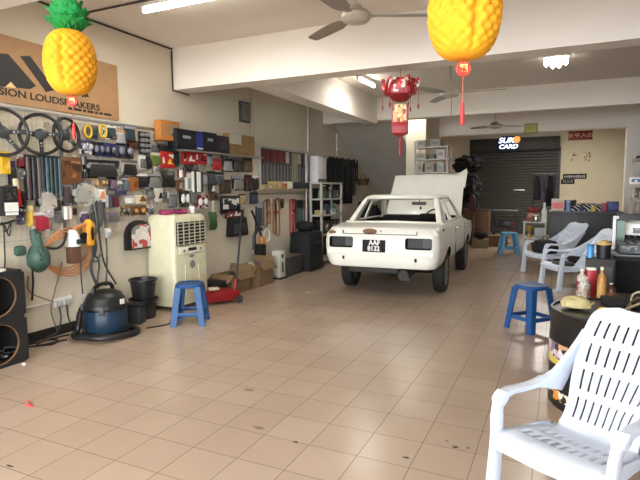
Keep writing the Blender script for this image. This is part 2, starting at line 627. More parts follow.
def plate(name, x0, y0, x1, y1, label, cat, base, ink, body, hs=.62, sx=1.0, Y=YB, bold=.0):
    a, b = on(x0, y0, 1, Y), on(x1, y1, 1, Y)
    t = thing(name, label, cat, ((a.x + b.x) / 2, Y, b.z))
    w, h = b.x - a.x, a.z - b.z
    MB().box((0, .004, h / 2), (w, .014, h)).build('board', base, t, bevel=.003)
    if body is None:
        m = MB()
        rr = random.Random(4)
        x = -w * .44
        while x < w * .40:
            cw = w * rr.uniform(.03, .07)
            m.box((x + cw / 2, -.004, h * .48), (cw, .003, h * rr.uniform(.3, .55)))
            x += cw + w * .025
        m.build('lettering', ink, t)
        return t
    text('lettering', body, h * hs, ink, t, (0, -.005, h / 2), (PI / 2, 0, 0), .0015, sx, 0, bold)
    return t
plate('wall_sign', 568.5, 131.5, 592.5, 139.5, 'red sign with four pale Chinese characters on the cream wall', 'sign', mat('red sign board', (134, 26, 22), .5), mat('pale sign ink', (240, 214, 196), .5), '安平入出', .52, 1.25)
plate('number_plate', 563, 174, 586.5, 178.8, 'long black plate with pale marks on cream wall, above the shorter plate', 'number plate', MATTB, LGREY, None)
plate('number_plate', 561, 179.3, 574.5, 184, 'short black plate with pale letters on cream wall, under the longer plate', 'number plate', MATTB, LGREY, 'PLA18', .7, 1.0)
for x0, x1, ch, lab in ((569.5, 578, '大', 'left gold paper cut-out character on the cream back wall'), (583, 592.5, '好', 'right gold paper cut-out character on the cream back wall')):
    a, b = on(x0, 151.5, 1, YB - .01), on(x1, 163.5, 1, YB - .01)
    o = text('gold_character', ch, (a.z - b.z) * .85, pmat('dull gold paper', [(206, 168, 96), (120, 92, 56), (236, 222, 190), (214, 180, 110)], 16, .4), None, ((a.x + b.x) / 2, YB - .006, (a.z + b.z) / 2), (PI / 2, 0, 0), .006, .72, 0, .008)
    tag(o, lab, 'wall decoration', 'gold cut-outs on the back wall')
# ================================================================== CAR
def make_car():
    CW = mat('cream white car paint', (232, 231, 220), 0.32, vary=0.03, scale=5.0, coat=0.3)
    DK = mat('dark car interior', (20, 19, 18), 0.8)
    root = thing('car', 'white stripped saloon car with raised bonnet and no tail lamps, black plate at the rear', 'car', (-2.175, 6.50, 0), math.radians(2.4))
    # ---- lower body
    def deck(y):
        if y < .80:
            return .965 + (y - .05) / .75 * .055
        if y < 2.95:
            return 1.0
        return 1.0 - (y - 2.95) / 1.0 * .11
    n = 6
    def loop(y0, y1, hw, r, z, nose=0):
        pts = rrect(hw, (y1 - y0) / 2, r, n, 0, (y0 + y1) / 2)
        # start at rear centre, mirror ordered: right side up to the front then back down the left
        right = [p for p in pts if p[0] > 0]
        i0 = min(range(len(right)), key=lambda i: (right[i][1] * 10 + right[i][0]))
        half = right[:]          # rrect gives rear-right corner then front-right corner
        # insert points along the side
        rr = half[:n + 1]
        fr = half[n + 1:]
        side = [(hw, rr[-1][1] + (fr[0][1] - rr[-1][1]) * k / 10) for k in range(1, 10)]
        rear = [(rr[0][0] * k / 4, y0) for k in (1, 2, 3)]
        front = [(fr[-1][0] * k / 4, y1) for k in (3, 2, 1)]
        h = [(0.012, y0)] + rear + rr + side + fr + front + [(0.012, y1)]
        full = h + [(-x, y) for x, y in h[::-1]]
        return [Vector((x, y, z(y) if callable(z) else z)) for x, y in full]
    L = [loop(.10, 3.84, .70, .15, .425), loop(.05, 3.90, .735, .15, .44), loop(.02, 3.95, .765, .15, .49), loop(.0, 3.985, .79, .15, .58),
         loop(-.005, 4.0, .80, .15, .70), loop(.005, 3.99, .80, .14, .79), loop(.02, 3.98, .79, .13, .88),
         loop(.045, 3.95, .755, .13, lambda y: deck(y) - .045), loop(.075, 3.92, .725, .12, lambda y: deck(y) - .008), loop(.11, 3.88, .68, .11, lambda y: deck(y) + .002)]
    m = MB()
    rows = m.loft(L, True, False)
    m.bridgecap(rows[0], True)
    m.bridgecap(rows[-1])
    body = m.build('body', [CW, DK], root)
    def cutter(fill):
        c = MB()
        c.mi = 1
        fill(c)
        o = c.build('cutter', [CW, DK])
        o.parent = root
        return (o, 'DIFFERENCE')
    cuts = []
    for y in (.93, 3.30):
        for s in (-1, 1):
            cuts.append(cutter(lambda c: c.cyl((s * .50, y, .315), (s * .95, y, .315), .355, n=32)))
    cuts.append(cutter(lambda c: c.box((0, 1.93, .85), (1.36, 2.0, .62))))       # cabin
    cuts.append(cutter(lambda c: c.box((0, 3.42, .9), (1.22, .80, .6))))          # engine bay
    for s in (-1, 1):
        def tl(c, s=s):
            a = [(x + s * .535, z + .775) for x, z in rrect(.175, .075, .028, 4)]
            c.prism([(x, z) for x, z in a], (0, -.05, 0), (1, 0, 0), (0, 0, 1), (0, 1, 0), .17)
        cuts.append(cutter(tl))
        cuts.append(cutter(lambda c, s=s: c.box((s * .50, 0.0, .56), (.032, .12, .05))))
    boolcut(body, cuts)
    # creases, seams, and the handle recess on the tail
    SEAM = mat('panel seam', (70, 68, 62), 0.7)
    MB().box((0, .012, .892), (1.02, .02, .006)).box((-.51, .02, .914), (.006, .03, .05)).box((.51, .02, .914), (.006, .03, .05)).build('boot_lid_seam', SEAM, root)
    for s in (-1, 1):
        for y in (1.60, 2.72):
            MB().box((s * .797, y, .68), (.010, .008, .44)).build('door_seam', SEAM, root)
    for s in (-1, 1):
        for y in (1.72, 2.58):
            pass
        for y in (1.75, 2.62):
            MB().box((s * .80, y, .88), (.02, .09, .022)).build('door_handle', CHROME, root, bevel=.004)
    MB().lathe([(.0, 0), (.02, 0), (.02, .012), (0, .012)], (.77, .52, .93), 14, Matrix.Rotation(PI / 2, 3, 'Y')).build('fuel_hole', DK, root)
    o = MB().box((0, -.010, .64), (1.46, .014, .07)).build('lower_valance', CW, root, bevel=.006)
    RUST = mat('brown primer patch', (124, 92, 70), 0.85, vary=.2, scale=30)
    m = MB(); m.ball((-.13, .028, .925), (.10, .014, .042), 14, 8); m.build('primer_patch', RUST, root)
    m = MB(); m.ball((-.67, .035, .90), (.055, .016, .030), 12, 8); m.build('primer_patch', RUST, root)
    m = MB(); m.ball((.02, .05, .93), (.010, .02, .010), 8, 6); m.build('lock_hole', DK, root)
    # ---- plate
    p = MB().box((-.06, -.022, .735), (.315, .012, .165)).build('number_plate', MATTB, root, bevel=.004)
    PW = mat('plate letters', (228, 228, 222), 0.5)
    text('plate_lettering', 'AAF', .092, PW, p, (-.05, -.030, .777), (PI / 2, 0, 0), .002, .92, 0, .003)
    text('plate_lettering', '8132', .092, PW, p, (-.06, -.030, .699), (PI / 2, 0, 0), .002, .92, 0, .003)
    # ---- tail lamp housings, dark with one grey lens
    for s in (-1, 1):
        MB().box((s * .535 - .06, .10, .775), (.20, .02, .12)).build('lamp_recess', mat('lamp recess', (14, 14, 14), .5), root)
        MB().box((s * .535 + .10, .09, .775), (.12, .02, .12)).build('lamp_bracket', mat('lamp bracket', (78, 76, 72), .6), root)
    # ---- roof and pillars
    def rloop(y0, y1, hw, r, z, crown):
        pts = rrect(hw, (y1 - y0) / 2, r, 6, 0, (y0 + y1) / 2)
        return [Vector((x, y, z + crown * (1 - (x / hw) ** 2))) for x, y in pts]
    m = MB()
    rl = [rloop(1.27, 2.40, .55, .12, 1.325, .012), rloop(1.22, 2.44, .585, .13, 1.34, .01), rloop(1.215, 2.45, .585, .13, 1.36, .012),
          rloop(1.25, 2.42, .565, .13, 1.385, .015), rloop(1.34, 2.34, .50, .12, 1.40, .014)]
    m.loft(rl, True, True)
    m.build('roof', CW, root)
    def pillar(b, t, name='pillar'):
        m = MB()
        m.hexa([Vector(p) for p in b], [Vector(p) for p in t])
        return m.build(name, CW, root, bevel=.008)
    for s in (-1, 1):
        def q(x0, x1, y0, y1, z):
            v = [(s * x0, y0, z), (s * x1, y0, z), (s * x1, y1, z), (s * x0, y1, z)]
            return v if s > 0 else v[::-1]
        pillar(q(.63, .715, .80, 1.06, .985), q(.515, .578, 1.22, 1.36, 1.347), 'rear_pillar')
        pillar(q(.675, .715, 1.62, 1.70, .985), q(.55, .578, 1.66, 1.73, 1.347), 'centre_pillar')
        pillar(q(.655, .715, 2.93, 3.0, .985), q(.53, .578, 2.36, 2.43, 1.347), 'front_pillar')
        # door window frames: thin rails
        m = MB()
        m.tube([(s * .712, 1.12, .99), (s * .605, 1.38, 1.30), (s * .588, 1.63, 1.325)], .012, 6)
        m.tube([(s * .712, 1.74, .99), (s * .60, 1.76, 1.29), (s * .588, 2.32, 1.315), (s * .712, 2.85, .99)], .012, 6)
        m.build('door_window_frame', CW, root)
        m = MB()
        m.ribbon([(s * .70, .78, 1.0), (s * .712, 1.9, 1.0), (s * .70, 3.0, .995)], (1, 0, 0), (0, 0, 1), .05, .04)
        m.build('window_sill', CW, root, bevel=.006)
    MB().ribbon([(-.68, .83, 1.0), (0, 0.79, 1.015), (.68, .83, 1.0)], (0, 1, 0), (0, 0, 1), .10, .03).build('rear_shelf', CW, root, bevel=.006)
    MB().ribbon([(-.68, 2.96, .99), (0, 3.0, 1.0), (.68, 2.96, .99)], (0, 1, 0), (0, 0, 1), .12, .03).build('scuttle', CW, root, bevel=.006)
    # ---- inside: dashboard, steering wheel, mirror
    MB().box((0, 2.74, .93), (1.28, .30, .20)).build('dashboard', DK, root, bevel=.03)
    MB().box((.30, 2.62, 1.0), (.52, .22, .12)).build('instrument_hood', DK, root, bevel=.03)
    M2 = Matrix.Rotation(math.radians(60), 3, 'X')
    ring = [Vector((.34, 2.40, .98)) + M2 @ Vector((.185 * math.cos(2 * PI * k / 28), .185 * math.sin(2 * PI * k / 28), 0)) for k in range(28)]
    m = MB()
    m.tube(ring, .012, 8, True)
    m.tube([ring[0], ring[14]], .012, 6)
    m.tube([(.34, 2.40, .98), (.34, 2.62, .88)], .02, 8)
    m.build('steering_wheel', DK, root)
    MB().box((.08, 2.30, 1.245), (.24, .03, .055)).cyl((.08, 2.30, 1.25), (.08, 2.34, 1.31), .008).build('rear_view_mirror', mat('mirror back', (96, 92, 84), .5), root, bevel=.006)
    MB().box((.07, 2.5, 1.16), (.03, .01, .05)).build('hanging_tag', DK, root)
    # ---- wheels
    for y in (.93, 3.30):
        for s in (-1, 1):
            R = Matrix.Rotation(s * PI / 2, 3, 'Y')
            w = MB().lathe([(.19, -.08), (.26, -.085), (.288, -.07), (.295, -.04), (.295, .04), (.288, .07), (.26, .085), (.19, .08), (.185, 0)], (s * .685, y, .295), 40, R, cap=False)
            tyre = w.build('tyre', RUBBER, root, ang=30)
            k = MB().lathe([(.0, .03), (.05, .035), (.055, .02), (.09, .018), (.12, .05), (.165, .055), (.18, .075), (.195, .08), (.195, -.05), (0, -.05)], (s * .685, y, .295), 32, R)
            k.build('wheel_rim', mat('dull wheel rim', (150, 148, 142), .35, metal=.7), tyre)
    # ---- underneath
    m = MB()
    m.cyl((-.6, .93, .30), (.6, .93, .30), .04)
    m.ball((0, .93, .30), (.13, .13, .11))
    m.build('rear_axle', MATTB, root)
    MB().box((0, 2.0, .42), (1.2, 3.4, .08)).build('underbody', MATTB, root, bevel=.02)
    MB().cyl((.28, .25, .315), (.28, .72, .315), .075, n=14).cyl((.40, .02, .30), (.34, .4, .31), .022, n=10).build('exhaust', mat('rusty exhaust', (60, 54, 50), .7), root)
    MB().box((-.12, .4, .40), (.7, .5, .12)).build('fuel_tank', mat('fuel tank', (48, 46, 44), .7), root, bevel=.03)
    # ---- bonnet, hinged at the scuttle and propped open
    bon = MB()
    sec = []
    for k in range(7):
        t_ = k / 6
        hw = .70 - .03 * t_
        row = []
        for j in range(11):
            u = -1 + 2 * j / 10
            row.append(Vector((u * hw, .97 * t_, .022 * (1 - u * u) * (1 - .3 * t_) + (.05 if abs(u) == 1 else 0) * 0)))
        sec.append(row)
    th = .025
    L2 = [row + [p - Vector((0, 0, th)) for p in row[::-1]] for row in sec]
    bon.loft(L2, True, True)
    # turned-down nose lip
    bon.ribbon([(-.67, .985, -.04), (0, .99, -.02), (.67, .985, -.04)], (0, 1, 0), (0, 0, 1), .03, .10)
    b = bon.build('bonnet', CW, root, bevel=.004)
    b.location = (0, 3.0, 1.0)
    b.rotation_euler = (math.radians(49), 0, 0)
    MB().prism([(.40, .95), (.52, 1.01), (.62, 1.10), (.69, 1.17), (.715, 1.10), (.71, .70), (.68, .70), (.67, .95), (.60, .985), (.52, .96)], (0, 0, -.03), (1, 0, 0), (0, 1, 0), (0, 0, 1), .03).build('bonnet_side_brace', CW, b, bevel=.004)
    MB().cyl((.58, 3.75, .86), (.55, 3.52, 1.52), .008, n=8).build('bonnet_prop', MATTB, root)
    # engine lump
    MB().box((0, 3.4, .66), (.5, .55, .3)).cyl((0, 3.4, .8), (0, 3.4, .9), .16, n=20).build('engine', mat('engine grey', (60, 58, 56), .6, metal=.4), root, bevel=.02)
    root.scale = (1, .96, 1)
    return root
make_car()
# ================================================================== LEFT WALL
GX = XL + .045           # front of the wire grid
def lw(x, y, X=GX):
    return on(x, y, 0, X)

def grid_panel(y0, y1, z0, z1, label):
    t = thing('wire_grid_panel', label, 'wire grid panel', (XL, y0, z0), 0, 'wire grid panels on the left wall')
    W, H = y1 - y0, z1 - z0
    m = MB()
    for y in (0, W):
        m.box((.03, y, H / 2), (.010, .010, H))
    for z in (0, H):
        m.box((.03, W / 2, z), (.010, W, .010))
    m.build('frame', WIREM, t)
    m = MB()
    ny, nz = int(W / .055), int(H / .055)
    for k in range(1, ny):
        m.box((.033, W * k / ny, H / 2), (.0045, .0045, H))
    for k in range(1, nz):
        m.box((.037, W / 2, H * k / nz), (.0045, W, .0045))
    m.build('wire_mesh', WIREM, t)
    for y in (.1, W - .1):
        for z in (.08, H - .08):
            MB().box((.0155, y, z), (.031, .03, .03)).build('wall_bracket', STEEL, t)
    return t
grid_panel(2.40, 3.66, 1.02, 2.235, 'wire grid panel behind the three steering wheels, nearest the street')
grid_panel(3.72, 4.95, 1.02, 2.225, 'wire grid panel behind the bulb packs and gloves')
grid_panel(4.97, 6.00, 1.10, 2.20, 'wire grid panel above the air cooler')
grid_panel(6.02, 7.18, 1.10, 2.18, 'wire grid panel behind the dark amplifier cartons')
tag(MB().box((XL + .012, 4.8, 2.258), (.024, 4.8, .026)).build('hanging_rail', STEEL), 'long thin steel rail along the top of the wire grids', 'rail')
tag(MB().box((XL + .02, 3.69, 1.63), (.04, .03, 1.25)).build('mounting_post', STEEL), 'slotted steel upright behind the middle steering wheel', 'post')

# speaker banner
def banner():
    a, b = lw(0, 37, XL), lw(115.5, 67.5, XL)
    zt, zb = 2.915, 2.30
    y1 = b.y
    y0 = 2.0
    t = thing('banner_board', 'brown cardboard loudspeaker banner with black emblem high on the left wall', 'banner', (XL, y0, zb))
    W, H = y1 - y0, zt - zb
    MB().box((.012, W / 2, H / 2), (.022, W, H)).build('board', mat('kraft board', (166, 128, 88), .7, bump=.03), t)
    ink = mat('banner ink', (30, 26, 24), .6)
    def em(pts, nm, mm, d=.003):
        # pts given as photo points on the wall
        P = [lw(x, y, XL + .024) for x, y in pts]
        m = MB()
        m.prism([(p.y - y0, p.z - zb) for p in P], (.0235, 0, 0), (0, 1, 0), (0, 0, 1), (1, 0, 0), d)
        return m.build(nm, mm, t)
    em([(-30, 84), (-8, 53), (8, 54), (36, 86), (30, 89)], 'emblem', ink)
    em([(20, 56), (30, 56), (55, 90), (46, 92)], 'emblem', ink)
    em([(60, 60), (72, 62), (89, 97), (82, 97)], 'emblem', ink)
    em([(5, 87), (10.5, 82), (16, 88)], 'emblem_triangle', mat('banner cream', (226, 196, 130), .6), .006)
    p = lw(50, 104.5, XL + .024)
    e = lw(100, 111, XL + .024)
    text('lettering', 'PRECISION LOUDSPEAKERS', .092, ink, t, (.0245, e.y - y0, .098), (PI / 2, 0, PI / 2), .001, 1.27, 0, .002, 'RIGHT')
    e = lw(111, 117, XL + .024)
    m = MB()
    rr = random.Random(8)
    y = e.y - y0 - .56
    while y < e.y - y0:
        cw = rr.uniform(.03, .10)
        m.box((.0245, y + cw / 2, .045), (.002, cw, .024))
        y += cw + .02
    m.build('small_lettering', ink, t)
banner()

# ---------------------------------------------------------------- wall goods
def rect(x0, y0, x1, y1, X=GX):
    a, b = lw(x0, (y0 + y1) / 2, X), lw(x1, (y0 + y1) / 2, X)
    t, u = lw((x0 + x1) / 2, y0, X), lw((x0 + x1) / 2, y1, X)
    return a.y, b.y, u.z, t.z
def m3(c, r=.4):
    return mat('paint %d %d %d' % c, c, r, vary=.08, scale=20)
CLEAR = mat('clear blister plastic', (225, 228, 230), .12, alpha=.38)
PKN = [0]
def pk(cols, scale=26):
    return pmat('print ' + '-'.join('%d.%d.%d' % c for c in cols) + ' %d' % scale, cols, scale)

def goods(kind, r, cols, name, label, cat, group=None, d=.05, X=GX, tilt=0.0):
    y0, y1, z0, z1 = rect(*r, X=X)
    if kind in ('card', 'box', 'bulb', 'ring', 'tubes') and group == WG:
        y0, y1, z0, z1 = y0 - (y1 - y0) * .07, y1 + (y1 - y0) * .07, z0 - (z1 - z0) * .08, z1 + (z1 - z0) * .08
    W, H = y1 - y0, z1 - z0
    t = thing(name, label, cat, (X, (y0 + y1) / 2, z0), 0, group)
    if tilt:
        t.rotation_euler = (tilt, 0, 0)
    c = list(cols)
    if kind == 'card':         # backing card, moulded bubble with the product inside
        MB().box((.003, 0, H / 2), (.006, W, H)).build('backing_card', pk([c[0], c[1], c[0]], 18), t)
        MB().box((.007, 0, H * .9), (.006, W * .96, H * .16)).build('header', m3(c[1]), t)
        MB().box((.006 + d / 2, 0, H * .42), (d, W * .8, H * .66), taper=(.7, .8)).build('product', m3(c[2]), t, bevel=min(.012, W * .1))
    elif kind == 'box':
        MB().box((d / 2, 0, H / 2), (d, W, H)).build('carton', m3(c[0]), t, bevel=.003)
        MB().box((d + .001, 0, H * .55), (.002, W * .86, H * .6)).build('printed_panel', pk([c[0], c[1], c[2]] if len(c) > 2 else c, 14), t)
    elif kind == 'bulb':       # blister with round lamps
        MB().box((.003, 0, H / 2), (.006, W, H)).build('backing_card', pk([c[0], c[1], c[0]], 20), t)
        for s in ((-1, 1) if W > H * .8 else (0,)):
            MB().ball((.03, s * W * .23, H * .5), (.028, min(W * .17, H * .30), H * .27), 14, 8).build('lens', mat('lens %d %d %d' % c[2], c[2], .15, coat=.5), t)
    elif kind == 'ring':
        MB().box((.003, W * .12, H / 2), (.006, W * .76, H)).build('backing_card', pk([c[1], c[2], c[1]], 20), t)
        R = min(H * .42, W * .3)
        MB().tube([(.02, -W * .5 + R + R * .7 * math.cos(2 * PI * k / 20), H / 2 + R * math.sin(2 * PI * k / 20)) for k in range(20)], .013, 8, True).build('coil_ring', m3(c[0]), t)
        MB().box((.02, W * .2, H * .5), (.03, W * .4, H * .6)).build('product', m3(c[2]), t, bevel=.008)
    elif kind == 'bag':
        m = MB()
        secs = []
        for k in range(7):
            u = k / 6
            th = .006 + d * math.sin(PI * min(1, u * 1.05)) ** .7 * (1 - .3 * u)
            w_ = W * (.9 + .1 * math.sin(u * 9))
            secs.append([Vector((.004 + th * (math.cos(a) * .5 + .5), w_ / 2 * math.sin(a), H * u)) for a in [2 * PI * i / 14 for i in range(14)]])
        m.loft(secs)
        m.build('bag', m3(c[0], .3), t)
        MB().box((.008, 0, H * .93), (.014, W * .9, H * .12)).build('header', m3(c[1]), t)
    elif kind == 'tubes':      # row of upright tubes in one pack
        n_ = max(2, int(round(W / .05)))
        MB().box((.003, 0, H / 2), (.006, W, H)).build('backing_card', m3(c[0]), t)
        for k in range(n_):
            y = -W / 2 + W * (k + .5) / n_
            MB().cyl((.006 + W / n_ * .45, y, H * .02), (.006 + W / n_ * .45, y, H * .94), W / n_ * .42, n=12).build('tube', m3(c[1 + k % (len(c) - 1)]), t)
    elif kind == 'strip':
        MB().box((d / 2, 0, H / 2), (d, W, H)).build('sleeve', m3(c[0]), t, bevel=.003)
        MB().box((d / 2 + .001, 0, H * .86), (d + .002, W * 1.02, H * .26)).build('header', m3(c[1]), t)
        if len(c) > 2:
            MB().box((d + .001, 0, H * .4), (.003, W * .5, H * .6)).build('product_strip', m3(c[2]), t)
    elif kind == 'loop':       # hanging belt: long loop
        rr = W / 2
        pts = []
        for k in range(9):
            a = PI * k / 8
            pts.append((.02, rr * math.cos(a) * .9, H - rr + rr * math.sin(a)))
        for k in range(9):
            a = PI + PI * k / 8
            pts.append((.02, rr * math.cos(a), rr + rr * math.sin(a)))
        m = MB()
        m.ribbon(pts + [pts[0]], (1, 0, 0), [(0, p[1] + .0001, (p[2] - H / 2) * .15) for p in pts + [pts[0]]], .028, .007)
        m.build('belt', m3(c[0], .6), t)
        MB().box((.012, 0, H * .62), (.02, W * .8, .05)).build('paper_band', m3(c[1]), t)
    return t

def wheel(cx, cy, R, label, turn=0.0, spokes=(0, PI, -PI / 2), col=BLACK, wrapped=False, flat=1.0, pad=.055):
    p = lw(cx, cy, GX + .035 + R * abs(math.sin(turn)))
    t = thing('steering_wheel', label, 'steering wheel', (p.x, p.y, p.z), turn, 'steering wheels on the wire grid')
    ring = [Vector((0, R * math.cos(2 * PI * k / 40), R * math.sin(2 * PI * k / 40))) for k in range(40)]
    MB().tube(ring, .0165, 10, True).build('rim', col, t)
    for a in spokes:
        d = Vector((0, math.cos(a), math.sin(a)))
        n = Vector((0, -math.sin(a), math.cos(a)))
        m = MB()
        m.ribbon([d * .03 + Vector((-.02, 0, 0)), d * R * .5 + Vector((-.012, 0, 0)), d * (R - .005)], n, (1, 0, 0), [.045, .034, .034], .006)
        sp = m.build('spoke', DKGREY if wrapped else BLACK, t)
        for f in (.45, .62):
            MB().cyl(d * R * f + Vector((-.016, 0, 0)), d * R * f + Vector((-.006, 0, 0)), .009, n=10).build('spoke_hole', LGREY, sp)
    MB().cyl((-.02, 0, 0), Vector((-.035 - R * abs(math.sin(turn)), 0, 0)) @ Matrix.Rotation(turn, 3, 'Z'), .018, n=10).build('hub_stem', DKGREY, t)
    MB().lathe([(0, -.03), (pad, -.03), (pad, .0), (pad * .7, .012), (0, .014)], (0, 0, 0), 20, Matrix.Rotation(PI / 2, 3, 'Y')).build('hub_pad', DKGREY, t)
    return t
wheel(3, 132, .205, 'grey plastic wrapped steering wheel cut by the left edge of the photo', -.3, (.1, 1.9, PI + .2, -.9), mat('wrapped rim', (46, 46, 46), .3), True)
wheel(41, 134.3, .185, 'black three-spoke steering wheel with round hub, middle of the three', -.45, (.05, PI - .05, -PI / 2))
wheel(66.5, 135, .165, 'smaller black steering wheel nearest the bulb packs, with red tassel hanging in front', .12, (.9, 2.6, -.7))

